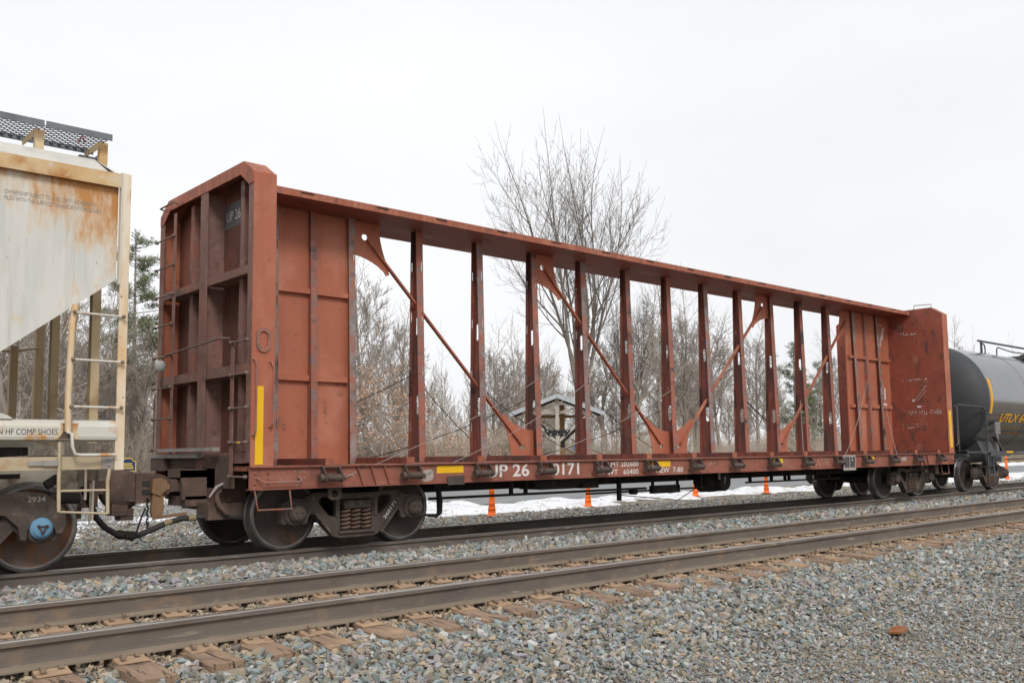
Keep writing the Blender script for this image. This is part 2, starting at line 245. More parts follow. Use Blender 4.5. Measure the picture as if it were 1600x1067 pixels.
class MB:
    def __init__(s): s.v = []; s.f = []; s.m = []; s.mi = 0; s.smooth = set()
    def add(s, vs, fs, sm=False):
        k = len(s.v); s.v += [tuple(a) for a in vs]
        for f in fs:
            if sm: s.smooth.add(len(s.f))
            s.f.append(tuple(i + k for i in f)); s.m.append(s.mi)
        return s
    def box(s, x0, x1, y0, y1, z0, z1):
        x0, x1 = sorted((x0, x1)); y0, y1 = sorted((y0, y1)); z0, z1 = sorted((z0, z1))
        return s.add([(x0, y0, z0), (x1, y0, z0), (x1, y1, z0), (x0, y1, z0), (x0, y0, z1), (x1, y0, z1), (x1, y1, z1), (x0, y1, z1)],
                     [(0, 3, 2, 1), (4, 5, 6, 7), (0, 1, 5, 4), (1, 2, 6, 5), (2, 3, 7, 6), (3, 0, 4, 7)])
    def bar(s, p, q, w, h, upv=(0, 0, 1)):
        p, q = Vector(p), Vector(q); d = (q - p).normalized(); u = Vector(upv)
        if abs(d.dot(u)) > .98: u = Vector((1, 0, 0))
        a = d.cross(u).normalized(); b = a.cross(d).normalized(); a *= w / 2; b *= h / 2
        vs = [p - a - b, p + a - b, p + a + b, p - a + b, q - a - b, q + a - b, q + a + b, q - a + b]
        return s.add(vs, [(0, 1, 2, 3), (4, 7, 6, 5), (0, 4, 5, 1), (1, 5, 6, 2), (2, 6, 7, 3), (3, 7, 4, 0)])
    def tube(s, pts, r, n=8, caps=True):
        pts = [Vector(p) for p in pts]; rs = r if isinstance(r, (list, tuple)) else [r] * len(pts)
        vs, fs = [], []; ref = None
        for i, p in enumerate(pts):
            d = (pts[min(i + 1, len(pts) - 1)] - pts[max(i - 1, 0)]).normalized()
            if ref is None: ref = Vector((0, 0, 1)) if abs(d.z) < .9 else Vector((1, 0, 0))
            a = d.cross(ref).normalized(); b = a.cross(d).normalized(); ref = b
            for k in range(n):
                t = 2 * math.pi * k / n; vs.append(p + (a * math.cos(t) + b * math.sin(t)) * rs[i])
        for i in range(len(pts) - 1):
            for k in range(n):
                j = (k + 1) % n; fs.append((i * n + k, i * n + j, (i + 1) * n + j, (i + 1) * n + k))
        s.add(vs, fs, True)
        if caps:
            e = len(pts) - 1
            s.add(vs[:n], [tuple(range(n))[::-1]]); s.add(vs[e * n:], [tuple(range(n))])
        return s
    def prism(s, poly, plane, a, b):
        n = len(poly)
        f = {'xz': lambda u, v, w: (u, w, v), 'yz': lambda u, v, w: (w, u, v), 'xy': lambda u, v, w: (u, v, w)}[plane]
        vs = [f(u, v, a) for u, v in poly] + [f(u, v, b) for u, v in poly]
        return s.add(vs, [tuple(range(n)), tuple(range(n, 2 * n))[::-1]] + [(i, i + n, (i + 1) % n + n, (i + 1) % n) for i in range(n)])
    def lathe(s, prof, c, axis='y', n=28, mis=None, smooth=True):
        # prof: (radius, offset along axis)
        vs, fs = [], []
        for r, h in prof:
            for k in range(n):
                t = 2 * math.pi * k / n; a, b = r * math.cos(t), r * math.sin(t)
                vs.append({'y': (c[0] + a, c[1] + h, c[2] + b), 'x': (c[0] + h, c[1] + a, c[2] + b), 'z': (c[0] + a, c[1] + b, c[2] + h)}[axis])
        k0 = len(s.v); s.v += vs
        for i in range(len(prof) - 1):
            for k in range(n):
                j = (k + 1) % n
                if smooth: s.smooth.add(len(s.f))
                s.f.append((k0 + i * n + k, k0 + i * n + j, k0 + (i + 1) * n + j, k0 + (i + 1) * n + k)); s.m.append(mis[i] if mis else s.mi)
        return s
    def cyl(s, p, q, r, n=14): return s.tube([p, q], r, n)
    def mesh(s, name, mats, center):
        c = Vector(center); me = bpy.data.meshes.new(name)
        me.from_pydata([(a - c.x, b - c.y, d - c.z) for a, b, d in s.v], [], s.f)
        for m in (mats if isinstance(mats, (list, tuple)) else [mats]): me.materials.append(MATS[m])
        if any(s.m): me.polygons.foreach_set('material_index', s.m)
        if s.smooth: me.polygons.foreach_set('use_smooth', [i in s.smooth for i in range(len(s.f))])
        me.validate(); 
        import bmesh
        bm = bmesh.new(); bm.from_mesh(me); bmesh.ops.recalc_face_normals(bm, faces=bm.faces[:]); bm.to_mesh(me); bm.free()
        return me
    def build(s, name, mats, parent=None, bevel=0):
        a = np.array(s.v); c = (a.min(0) + a.max(0)) / 2
        o = link_mesh(name, s.mesh(name, mats, c), parent, c)
        if bevel:
            b = o.modifiers.new('bevel', 'BEVEL'); b.width = bevel; b.segments = 2; b.limit_method = 'ANGLE'
        return o

def plate(outer, holes, thick, bevel=0.0):
    """flat plate with real holes: 2D filled curve turned into mesh; returns (verts, faces) in local u,v,w"""
    cu_ = bpy.data.curves.new('tmp', 'CURVE'); cu_.dimensions = '2D'; cu_.fill_mode = 'BOTH'; cu_.extrude = thick / 2 - bevel
    cu_.bevel_depth = bevel; cu_.bevel_resolution = 1 if bevel else 0; cu_.offset = -bevel
    for loop in [outer] + list(holes):
        sp = cu_.splines.new('POLY'); sp.points.add(len(loop) - 1); sp.use_cyclic_u = True
        for i, (u, v) in enumerate(loop): sp.points[i].co = (u, v, 0, 1)
    ob = bpy.data.objects.new('tmp', cu_); me = ob.to_mesh()
    vs = [tuple(v.co) for v in me.vertices]; fs = [tuple(p.vertices) for p in me.polygons]
    ob.to_mesh_clear(); bpy.data.objects.remove(ob); bpy.data.curves.remove(cu_)
    return vs, fs
def add_plate(mb, pl, plane, w):
    vs, fs = pl
    f = {'xz': lambda u, v, t: (u, w + t, v), 'yz': lambda u, v, t: (w + t, u, v)}[plane]
    mb.add([f(*v) for v in vs], fs)
def oblong(cx, cz, w, h, n=6):
    r = w / 2; out = []
    for k in range(n + 1): t = math.pi * k / n; out.append((cx + r * math.cos(t), cz + h / 2 - r + r * math.sin(t)))
    for k in range(n + 1): t = math.pi + math.pi * k / n; out.append((cx + r * math.cos(t), cz - h / 2 + r + r * math.sin(t)))
    return out
def circle(cx, cz, r, n=14): return [(cx + r * math.cos(2 * math.pi * k / n), cz + r * math.sin(2 * math.pi * k / n)) for k in range(n)]

def lettering(body, x0, z0, height, width, y, material, parent, bold=0.0, name='lettering', slant=0.0, zr=None):
    """text standing on a side facing -Y: left end x0, baseline z0"""
    cu_ = bpy.data.curves.new('tmp', 'FONT'); cu_.body = body; cu_.size = 1.0; cu_.offset = bold; cu_.resolution_u = 3; cu_.shear = slant
    cu_.fill_mode = 'FRONT'
    ob = bpy.data.objects.new('tmp', cu_); me0 = ob.to_mesh()
    v = np.array([p.co[:] for p in me0.vertices]); fs = [tuple(p.vertices) for p in me0.polygons]
    ob.to_mesh_clear(); bpy.data.objects.remove(ob); bpy.data.curves.remove(cu_)
    mn, mx = v.min(0), v.max(0)
    sx = width / (mx[0] - mn[0]); sz = height / (mx[1] - mn[1])
    mb = MB(); mb.add([(x0 + (a - mn[0]) * sx, y, z0 + (b - mn[1]) * sz) for a, b, _ in v], fs)
    return mb.build(name, material, parent)

def worn_marks(x0, z0, w, rows, h, y, material, parent, seed):
    """rows of scuffed paint marks too worn to read"""
    rng = np.random.default_rng(seed); mb = MB()
    for r_ in range(rows):
        x = x0
        while x < x0 + w:
            a = rng.uniform(.25, .7) * h
            if rng.random() < .72:
                z = z0 + r_ * h * 1.7 + rng.uniform(0, .25) * h
                mb.box(x, x + a * .5, y - .0008, y, z, z + h * rng.uniform(.5, .9)); mb.box(x, x + a, y - .0016, y - .0009, z, z + h * .2)
            x += a + h * .25
    return mb.build('lettering', material, parent)

def copy_obj(src, parent, center, rot=None):
    o = src.copy(); o.name = src.name.split('.')[0]
    place(o, parent, center)
    if rot is not None: o.rotation_euler = rot
    return o

# ------------------------------------------------------------------ setting: ground, ballast, road
D, DZ = 4.352, 0.075          # spacing of the tracks, height of the near track above the train's track
PROF = np.array([(-60, -.62), (-14, -.56), (-9.2, -.52), (-7.9, -.46), (-6.9, -.34), (-6.2, -.26), (-5.78, -.215), (-5.2, -.165), (-3.5, -.158),
                 (-3.05, -.115), (-2.4, -.075), (-1.7, -.11), (-1.05, -.17), (-.6, -.19), (.6, -.19), (1.0, -.12), (1.6, -.12), (2.6, -.34), (3.6, -.40), (8.5, -.43), (60, -.45)])
_h = RNG.random((64, 64))
def lowfreq(x, y, cell):
    u, v = np.asarray(x) / cell, np.asarray(y) / cell
    i, j = np.floor(u).astype(int), np.floor(v).astype(int); a, b = u - i, v - j
    a, b = a * a * (3 - 2 * a), b * b * (3 - 2 * b)
    g = lambda p, q: _h[p % 64, q % 64]
    return g(i, j) * (1 - a) * (1 - b) + g(i + 1, j) * a * (1 - b) + g(i, j + 1) * (1 - a) * b + g(i + 1, j + 1) * a * b - .5
def gz(x, y):
    x, y = np.asarray(x, float), np.asarray(y, float)
    z = np.interp(y, PROF[:, 0], PROF[:, 1])
    amp = np.where((y > -5.3) & (y < -3.4), .012, np.where((y > -1.2) & (y < 1.2), .01, .045))
    return z + amp * lowfreq(x, y, .55) + amp * .9 * lowfreq(x + 31, y + 17, 1.9)

def sheet(name, xs, ys, zf, material, kind):
    X, Y = np.meshgrid(xs, ys, indexing='ij'); Z = zf(X, Y)
    nx, ny = X.shape; v = np.stack([X, Y, Z], -1).reshape(-1, 3)
    i = np.arange(nx * ny).reshape(nx, ny)
    f = np.stack([i[:-1, :-1], i[1:, :-1], i[1:, 1:], i[:-1, 1:]], -1).reshape(-1, 4)
    me = bpy.data.meshes.new(name); me.from_pydata(v.tolist(), [], f.tolist()); me.materials.append(MATS[material])
    me.polygons.foreach_set('use_smooth', [True] * len(f))
    o = link_mesh(name, me, None, (0, 0, 0)); tag(o, kind=kind); return o

g = sheet('ground', np.concatenate([np.linspace(-900, -30, 12), np.linspace(-20, 140, 81), np.linspace(160, 1200, 14)]),
          np.concatenate([np.linspace(-500, -20, 12), np.linspace(-12, 90, 52), np.linspace(100, 1200, 14)]),
          lambda x, y: np.where((y > -9.0) & (y < 9), -1.0, -.62 + .10 * np.clip((y - 9) / 3, 0, 1) + .12 * lowfreq(x, y, 6)), 'soil', 'structure')
tag(g, 'brown soil and leaf litter spreading out to the wood', 'ground')
b = sheet('ballast_bed', np.concatenate([np.arange(-14, 26, .25), np.arange(26, 160, 1.0)]),
          np.concatenate([[-13.0, -11], np.arange(-9.5, 4.2, .17), np.arange(4.5, 11.6, .5)]), gz, 'ballast', 'structure')
tag(b, 'grey stone bed under and beside the railway tracks', 'ballast')
r = sheet('road', np.arange(-30, 150, 1.5), np.arange(11.4, 20.6, .8), lambda x, y: -.415 + .03 * lowfreq(x, y, 5) + .0 * y, 'road', 'structure')
tag(r, 'grey gravel road running behind the cones', 'road')

# snow lies where its heightfield rises above the ground
def snow_bank(name, xs, y0, y1, h, base, label, thresh=.0, seed=0.0):
    ys = np.arange(y0, y1, .22)
    def zf(x, y):
        t = (y - y0) / (y1 - y0); bump_ = np.clip(4 * t * (1 - t), 0, 1) ** .7
        n = lowfreq(x + seed, y + seed * 2, 2.4) * .8 + lowfreq(x * 1 + seed, y + 3, .8) * .8 + lowfreq(x, y + seed, 6) * .8 + lowfreq(x + 7, y + seed, .4) * .35
        return base + h * (bump_ - .55 + n * .78 - thresh)
    o = sheet(name, xs, ys, zf, 'snow', 'stuff'); tag(o, label, 'snow'); return o
snow_bank('snow', np.arange(10, 62, .25), 7.0, 11.8, .36, -.45, 'dirty snow bank ploughed up between the cones and the gravel road', .10, 3)
snow_bank('snow', np.arange(4, 110, .6), 19.6, 27.5, .34, -.46, 'patchy snow along the far side of the gravel road', .26, 9)
snow_bank('snow', np.arange(2, 12, .25), 6.5, 20.0, .22, -.43, 'thin patches of snow seen between the two left railway cars', .30, 14)
snow_bank('snow', np.arange(30, 110, .8), 31.0, 42.0, .5, -.44, 'snow showing through the trees at the edge of the wood', .2, 21)
snow_bank('snow', np.arange(40, 80, .4), 4.4, 12, .22, -.44, 'snow lying beside the tank car and the farthest cones', .15, 33)

# ------------------------------------------------------------------ tracks
def rail_mesh(parent, yc, top, x0, x1):
    pr = [(-.0762, 0), (-.0762, .011), (-.012, .030), (-.0088, .05), (-.0088, .125), (-.014, .14), (-.037, .150), (-.0375, .176), (-.030, .184),
          (.030, .184), (.0375, .176), (.037, .150), (.014, .14), (.0088, .125), (.0088, .05), (.012, .030), (.0762, .011), (.0762, 0)]
    mb = MB(); mb.prism([(yc + a, top - .186 + b) for a, b in pr], 'yz', x0, x1)
    for i_ in (0, 1, 15, 16): mb.m[2 + i_] = 1
    o = mb.build('rail', ['rail_side', 'rail_foot'], parent)
    t = MB().prism([(yc - .0345, top - .0055), (yc - .029, top), (yc + .029, top), (yc + .0345, top - .0055)], 'yz', x0, x1).build('running_surface', 'rail_top', o)
    return o
trackA = thing('railway_track', (14, 0, -.2), 'far railway track carrying the three freight cars', 'railway track')
for s in (-1, 1): rail_mesh(trackA, s * .755, 0, -14, 160)
trackB = thing('railway_track', (14, -D, -.2), 'empty near railway track with wooden ties and rusty plates', 'railway track')
railsB = [rail_mesh(trackB, -D + s * .755, DZ, -14, 160) for s in (-1, 1)]

# ties of the near track, each with plates and spikes
def tie_variant(k):
    rng = np.random.default_rng(50 + k); mb = MB(); L_, Wd = 1.30, .115
    n = 13; vs = []
    for i in range(n):
        y = -L_ + 2 * L_ * i / (n - 1)
        if i in (0, n - 1): y += rng.uniform(-.03, .03)
        w = Wd + rng.uniform(-.006, .006); dz = rng.uniform(-.008, .004) - (.012 if i in (0, n - 1) else 0)
        vs += [(-w, y, -.17), (w, y, -.17), (w, y, -.015 + dz), (w - .016, y, dz), (rng.uniform(-.02, .02), y, dz + rng.uniform(-.006, .002)), (-w + .016, y, dz), (-w, y, -.015 + dz)]
    m = 7; fs = [tuple(range(m))[::-1], tuple(range((n - 1) * m, n * m))]
    for i in range(n - 1):
        for j in range(m):
            q = (j + 1) % m; fs.append((i * m + j, i * m + q, (i + 1) * m + q, (i + 1) * m + j))
    mb.add(vs, fs); return mb.mesh('railroad_tie', 'tie_wood', (0, 0, 0))
tie_meshes = [tie_variant(k) for k in range(5)]
pm = MB(); pm.prism([(-.19, 0), (.19, 0), (.19, .008), (.10, .018), (.085, .026), (-.085, .026), (-.10, .018), (-.19, .008)], 'yz', -.10, .10)
plate_mesh = pm.mesh('tie_plate', 'plate_rust', (0, 0, 0))
sm_ = MB(); sm_.box(-.009, .009, -.009, .009, -.03, .03); sm_.prism([(-.018, .022), (.02, .022), (.016, .036), (-.012, .04)], 'yz', -.016, .016)
spike_mesh = sm_.mesh('spike', 'spike_rust', (0, 0, 0))
am = MB(); am.tube([(0, -.078, -.012), (0, -.088, .004), (0, -.078, .018), (0, -.055, .018)], [.013, .015, .014, .010], 6); am.box(-.013, .013, -.09, .09, -.022, -.004)
anchor_mesh = am.mesh('rail_anchor', 'spike_rust', (0, 0, 0))
TIE_TOP = DZ - .186 - .026
tx = -1.9
tie_x = []
while tx < 95:
    tie_x.append(tx); tx += .475 + random.uniform(-.035, .035)
for k, x in enumerate(tie_x):
    if x > 60: continue
    o = bpy.data.objects.new('railroad_tie', tie_meshes[k % 5]); place(o, trackB, (x, -D + random.uniform(-.05, .05), TIE_TOP))
    o.rotation_euler = (random.uniform(-.006, .006), random.uniform(-.01, .01), random.uniform(-.025, .025))
    near = x < 30
    for s in (-1, 1):
        ry = -D + s * .755
        p_ = bpy.data.objects.new('tie_plate', plate_mesh); place(p_, o, (x, ry, TIE_TOP + .001))
        if not near: continue
        spots = [(-.045, -.098, .03), (.05, -.105, .012), (-.06, -.155, .02), (.045, .1, .02)] if s < 0 else [(-.05, -.1, .018), (.05, -.1, .022), (.04, .105, .018), (-.04, .15, .02)]
        for j, (dx, dy, hh) in enumerate(spots):
            if j == 2 and s < 0 and random.random() < .6: continue
            q = bpy.data.objects.new('spike', spike_mesh); place(q, o, (x + dx + random.uniform(-.008, .008), ry + dy, TIE_TOP + .004 + hh * .12 + (random.random() < .10) * .028))
            q.rotation_euler = (random.uniform(-.12, .12), random.uniform(-.12, .12), 0 if dy < 0 else math.pi)
        for e in (-1, 1):
            a_ = bpy.data.objects.new('rail_anchor', anchor_mesh); place(a_, railsB[0 if s < 0 else 1], (x + e * .15, ry + (.012 if s < 0 else .004), DZ - .186 - (.016 if s < 0 else .006)))

# ------------------------------------------------------------------ loose stones: points with own size and turn, one object each
def stone_variant(k, material):
    rng = np.random.default_rng(200 + k)
    import bmesh
    bm = bmesh.new()
    pts = rng.normal(size=(11, 3)); pts /= np.linalg.norm(pts, axis=1)[:, None]
    pts *= rng.uniform(.75, 1.1, (11, 1)); pts *= np.array([1.25, .9, .54]) * rng.uniform(.85, 1.15, 3)
    for p in pts: bm.verts.new(p)
    res = bmesh.ops.convex_hull(bm, input=bm.verts[:])
    loose = [v for v in bm.verts if not v.link_faces]
    if loose: bmesh.ops.delete(bm, geom=loose, context='VERTS')
    me = bpy.data.meshes.new('stone'); bm.to_mesh(me); bm.free(); me.materials.append(MATS[material]); return bpy.data.objects.new('stone_shape', me)
def instancer(name, pts, scl, rot, idx, sources, label, cat):
    """one object whose points carry instances of the source shapes"""
    me = bpy.data.meshes.new(name); me.vertices.add(len(pts)); me.vertices.foreach_set('co', np.asarray(pts, np.float32).ravel())
    for nm, arr in (('scl', scl), ('rot', rot)):
        a = me.attributes.new(nm, 'FLOAT_VECTOR', 'POINT'); a.data.foreach_set('vector', np.asarray(arr, np.float32).ravel())
    a = me.attributes.new('idx', 'INT', 'POINT'); a.data.foreach_set('value', np.asarray(idx, np.int32))
    o = link_mesh(name, me, None, (0, 0, 0)); tag(o, label, cat, kind='stuff')
    ng = bpy.data.node_groups.new(name + '_nodes', 'GeometryNodeTree'); ng.is_modifier = True
    ng.interface.new_socket('Geometry', in_out='INPUT', socket_type='NodeSocketGeometry'); ng.interface.new_socket('Geometry', in_out='OUTPUT', socket_type='NodeSocketGeometry')
    N, L = ng.nodes, ng.links; gi, go = N.new('NodeGroupInput'), N.new('NodeGroupOutput')
    j = N.new('GeometryNodeJoinGeometry')
    for s_ in reversed(sources):
        oi = N.new('GeometryNodeObjectInfo'); oi.inputs['Object'].default_value = s_; oi.inputs['As Instance'].default_value = True
        L.new(oi.outputs['Geometry'], j.inputs[0])
    ip = N.new('GeometryNodeInstanceOnPoints'); ip.inputs['Pick Instance'].default_value = True
    L.new(gi.outputs[0], ip.inputs['Points']); L.new(j.outputs[0], ip.inputs['Instance'])
    def attr(nm, typ):
        n_ = N.new('GeometryNodeInputNamedAttribute'); n_.data_type = typ; n_.inputs['Name'].default_value = nm; return n_.outputs[0]
    L.new(attr('idx', 'INT'), ip.inputs['Instance Index']); L.new(attr('scl', 'FLOAT_VECTOR'), ip.inputs['Scale'])
    er = N.new('FunctionNodeEulerToRotation'); L.new(attr('rot', 'FLOAT_VECTOR'), er.inputs[0]); L.new(er.outputs[0], ip.inputs['Rotation'])
    L.new(ip.outputs[0], go.inputs[0])
    o.modifiers.new('scatter', 'NODES').node_group = ng
    return o
def in_view(x, y, z, margin=.12):
    d = np.stack([x - CAM.x, y - CAM.y, z - CAM.z], -1)
    zc = d @ np.array(fw); a = (d @ np.array(cr)) / np.maximum(zc, .01); b = (d @ np.array(cu)) / np.maximum(zc, .01)
    return (zc > .5) & (np.abs(a) < 800 / FPX + margin) & (np.abs(b + SHY / FPX) < 540 / FPX + margin)
def scatter(n, x0, x1, y0, y1, dens):
    x = RNG.uniform(x0, x1, n); y = RNG.uniform(y0, y1, n); z = gz(x, y)
    k = in_view(x, y, z) & (RNG.random(n) < dens(x, y)); return x[k], y[k], z[k]
def near_tie(x, y):
    t = np.array(tie_x); i = np.clip(np.searchsorted(t, x), 1, len(t) - 1); return np.minimum(np.abs(x - t[i - 1]), np.abs(x - t[i]))
stones = [stone_variant(k, 'stone') for k in range(10)]
cribs = [stone_variant(20 + k, 'crib_stone') for k in range(5)]
def lay(name, xyz, smin, smax, sources, label, lift=.25, fine=None):
    x, y, z = xyz; n = len(x)
    base = smin + (smax - smin) * RNG.random(n) ** 1.6
    if fine is not None: base = base * fine(x, y)
    s = base[:, None] * RNG.uniform(.8, 1.2, (n, 3))
    rot = np.stack([RNG.normal(0, .6, n), RNG.normal(0, .6, n), RNG.uniform(0, 6.28, n)], -1)
    instancer(name, np.stack([x, y, z + base * RNG.uniform(-.25, .95, n)], -1), s, rot, RNG.integers(0, len(sources), n), sources, label, 'gravel')
dist = lambda x, y: np.hypot(x - CAM.x, y - CAM.y)
fineness = lambda x, y: np.clip(1.0 - .42 * (-6.6 - y) * (y < -6.6), .52, 1) * (1 + .012 * np.clip(dist(x, y) - 9, 0, 14))
# foreground shoulder, between the tracks, far shoulder
A1 = scatter(760000, .5, 60, -10.2, -5.35, lambda x, y: np.clip(np.where(dist(x, y) < 11, 1.0, 11 / dist(x, y)) * np.where(y < -7.2, .78, .52), 0, 1))
# keep the tie ends partly clear close to the rail
dd = near_tie(A1[0], A1[1]); edge = -5.76 + .30 * lowfreq(A1[0] * 3, A1[1] * 0, 1.0)
keep = (A1[1] < edge + .02) | (dd > .125)
A1 = tuple(a[keep] for a in A1)
lay('gravel', A1, .014, .043, stones, 'loose grey ballast stones covering the near shoulder of the empty track', fine=fineness)
A2 = scatter(190000, -1, 70, -3.52, -.86, lambda x, y: np.clip(9 / dist(x, y), 0, 1))
lay('gravel', A2, .022, .052, stones, 'grey ballast stones heaped between the two railway tracks', fine=lambda x, y: 1 + .02 * np.clip(dist(x, y) - 8, 0, 25))
A3 = scatter(150000, -1, 40, -5.85, -3.5, lambda x, y: np.clip(8 / dist(x, y), 0, 1))
dd = near_tie(A3[0], A3[1]); A3 = tuple(a[dd > .14] for a in A3)
lay('gravel', A3, .013, .032, cribs, 'dusty tan stones filling the spaces between the wooden ties')
A5 = scatter(60000, 2, 14, 7.2, 24, lambda x, y: np.clip(6 / dist(x, y), 0, 1))
A5 = (A5[0], A5[1], np.maximum(A5[2], -.41))
lay('gravel', A5, .022, .05, stones, 'grey stones strewn over the ground seen between the two left cars')
A4 = scatter(170000, 1, 70, .85, 7.2, lambda x, y: np.clip(7 / dist(x, y), 0, 1))
lay('gravel', A4, .02, .045, stones, 'grey ballast stones on the far side of the train below the cones', fine=lambda x, y: 1 + .015 * np.clip(dist(x, y) - 12, 0, 30))

# ------------------------------------------------------------------ running gear shared by the three cars
def wheel_mesh(face):
    mb = MB()
    prof = [(.001, -.80), (.085, -.80), (.095, -.795), (.115, -.79), (.15, -.755), (.24, -.735), (.33, -.745), (.385, -.77), (.395, -.795), (.405, -.80),
            (.447, -.80), (.457, -.79), (.460, -.70), (.466, -.685), (.484, -.675), (.486, -.66), (.474, -.65), (.40, -.648), (.385, -.67), (.24, -.70), (.13, -.66), (.001, -.64)]
    mis = [0] * 9 + [1, 1, 1, 1, 1, 1, 1, 1] + [0] * 4
    mb.lathe([(r, h + .73) for r, h in prof], (0, 0, 0), 'y', 48, mis)
    return mb.mesh('wheel', [face, 'wheel_tread'], (0, 0, 0))
WHEEL = wheel_mesh('wheel_face'); WHEEL_R = wheel_mesh('wheel_face_rust')
half = [(0, .70), (.28, .70), (.40, .72), (.60, .725), (.72, .675), (.78, .645), (.86, .655), (.97, .64), (1.05, .60), (1.07, .50), (1.06, .35), (1.01, .335), (.985, .36), (.985, .40), (.80, .40),
        (.795, .345), (.765, .33), (.71, .345), (.69, .42), (.655, .455), (.60, .43), (.45, .26), (.34, .155), (.26, .13), (0, .128)]
sf_out = half + [(-x, z) for x, z in half[::-1][1:-1]]
win = [(.285, .44), (.285, .565), (.31, .61), (.40, .655), (.50, .655), (.545, .62), (.535, .57), (.41, .43), (.34, .40), (.30, .41)]
SF = plate(sf_out, [win, [(-x, z) for x, z in win[::-1]], [(-.235, .22), (.235, .22), (.24, .50), (.235, .62), (-.235, .62), (-.24, .50)]], .11, .012)
def truck_frame():
    mb = MB(); add_plate(mb, SF, 'xz', 0)
    for s in (-1, 1):                                   # pedestal housings stand proud, ribs on the diagonals
        mb.lathe([(.001, -.10), (.13, -.10), (.155, -.085), (.16, .04)], (s * .89, 0, .475), 'y', 20)
        mb.bar((s * .29, -.062, .40), (s * .29, -.062, .64), .05, .03, (0, 1, 0))
        mb.bar((s * .36, -.06, .175), (s * .62, -.06, .47), .03, .06, (0, 1, 0))
        mb.box(s * .66, s * .74, -.085, .05, .62, .665)
    mb.box(-.27, .27, -.09, .06, .19, .222)             # spring seat
    mb.box(-.20, .20, -.10, .2, .50, .60)               # bolster end
    mb.box(-.17, .17, -.115, -.095, .515, .53); mb.box(-.17, .17, -.115, -.095, .575, .59); mb.box(-.01, .01, -.115, -.095, .53, .575)
    return mb.mesh('side_frame', 'truck_iron', (0, 0, 0))
FRAME = truck_frame()
hp = []
for i in range(5 * 10 + 1):
    t = 2 * math.pi * i / 10; hp.append((.058 * math.cos(t), .058 * math.sin(t), -.13 + .26 * i / 50))
SPRING = MB().tube(hp, .0165, 6).mesh('spring', 'spring_rust', (0, 0, 0))
def cap_mesh(mats, blue=False):
    mb = MB()
    mb.lathe([(.001, -.07), (.075, -.07), (.085, -.065), (.09, -.045), (.105, -.04), (.11, -.03), (.11, .06)], (0, 0, 0), 'y', 24)
    mb.mi = 1
    for k in range(3):
        t = 2 * math.pi * k / 3 + .5; x, z = .046 * math.cos(t), .046 * math.sin(t)
        mb.lathe([(.001, -.088), (.015, -.088), (.017, -.08), (.017, -.06)], (x, 0, z), 'y', 6, smooth=False)
        if blue:
            t2 = 2 * math.pi * (k + 1) / 3 + .5; mb.bar((x, -.072, z), (.046 * math.cos(t2), -.072, .046 * math.sin(t2)), .012, .032, (0, 1, 0))
    return mb.mesh('bearing_cap', mats, (0, 0, 0))
CAP = cap_mesh(['truck_iron', 'truck_iron']); CAPB = cap_mesh(['blue_paint', 'truck_iron'], True)
def truck(parent, cx, face=WHEEL, cap=CAP):
    mb = MB(); mb.box(cx - .2, cx + .2, -1.0, 1.0, .5, .66); mb.box(cx - .16, cx + .16, -.8, .8, .66, .74)
    for s in (-1, 1):
        mb.cyl((cx + s * .889, -1.1, .457), (cx + s * .889, 1.1, .457), .085, 14)
        mb.box(cx + s * .30, cx + s * .42, -.85, .85, .36, .46)          # brake beams
        for w in (-1, 1): mb.box(cx + s * .34, cx + s * .425, w * .68, w * .79, .32, .62)
    t = mb.build('truck', 'dark_iron', parent)
    for w in (-1, 1):
        f = link_mesh('side_frame', FRAME, t, (cx, w * 1.02, 0)); f.rotation_euler.z = 0 if w < 0 else math.pi
        for s in (-1, 1):
            o = link_mesh('wheel', face, t, (cx + s * .889, w * .73, .457)); o.rotation_euler = (0, random.random() * 6, 0) if w < 0 else (0, random.random() * 6, math.pi)
            o = link_mesh('bearing_cap', cap, t, (cx + s * .889, w * 1.13, .475)); o.rotation_euler.z = 0 if w < 0 else math.pi
        for i in range(3):
            for j in range(2): link_mesh('spring', SPRING, t, (cx - .155 + i * .155, w * (1.055 - j * .13), .353))
    return t

# ------------------------------------------------------------------ the centre beam car
XI, XO = 5.22, 4.93                     # left bulkhead: inner plate, outer face
RI, RO = 23.60, 23.88                   # right bulkhead
YS, DK = 1.43, 1.06                     # half width, deck height
PX = [8.35 + 1.212 * k for k in range(11)]
ST = [5.91, 6.52, 7.138]; SR = [21.682, 22.30, 22.91]
CH0, CH1 = 4.615, 4.705                 # top chord, bottom and top
car = thing('freight_car', (14.4, 0, 0), 'empty rust red centre beam lumber car with tall end bulkheads', 'freight car')
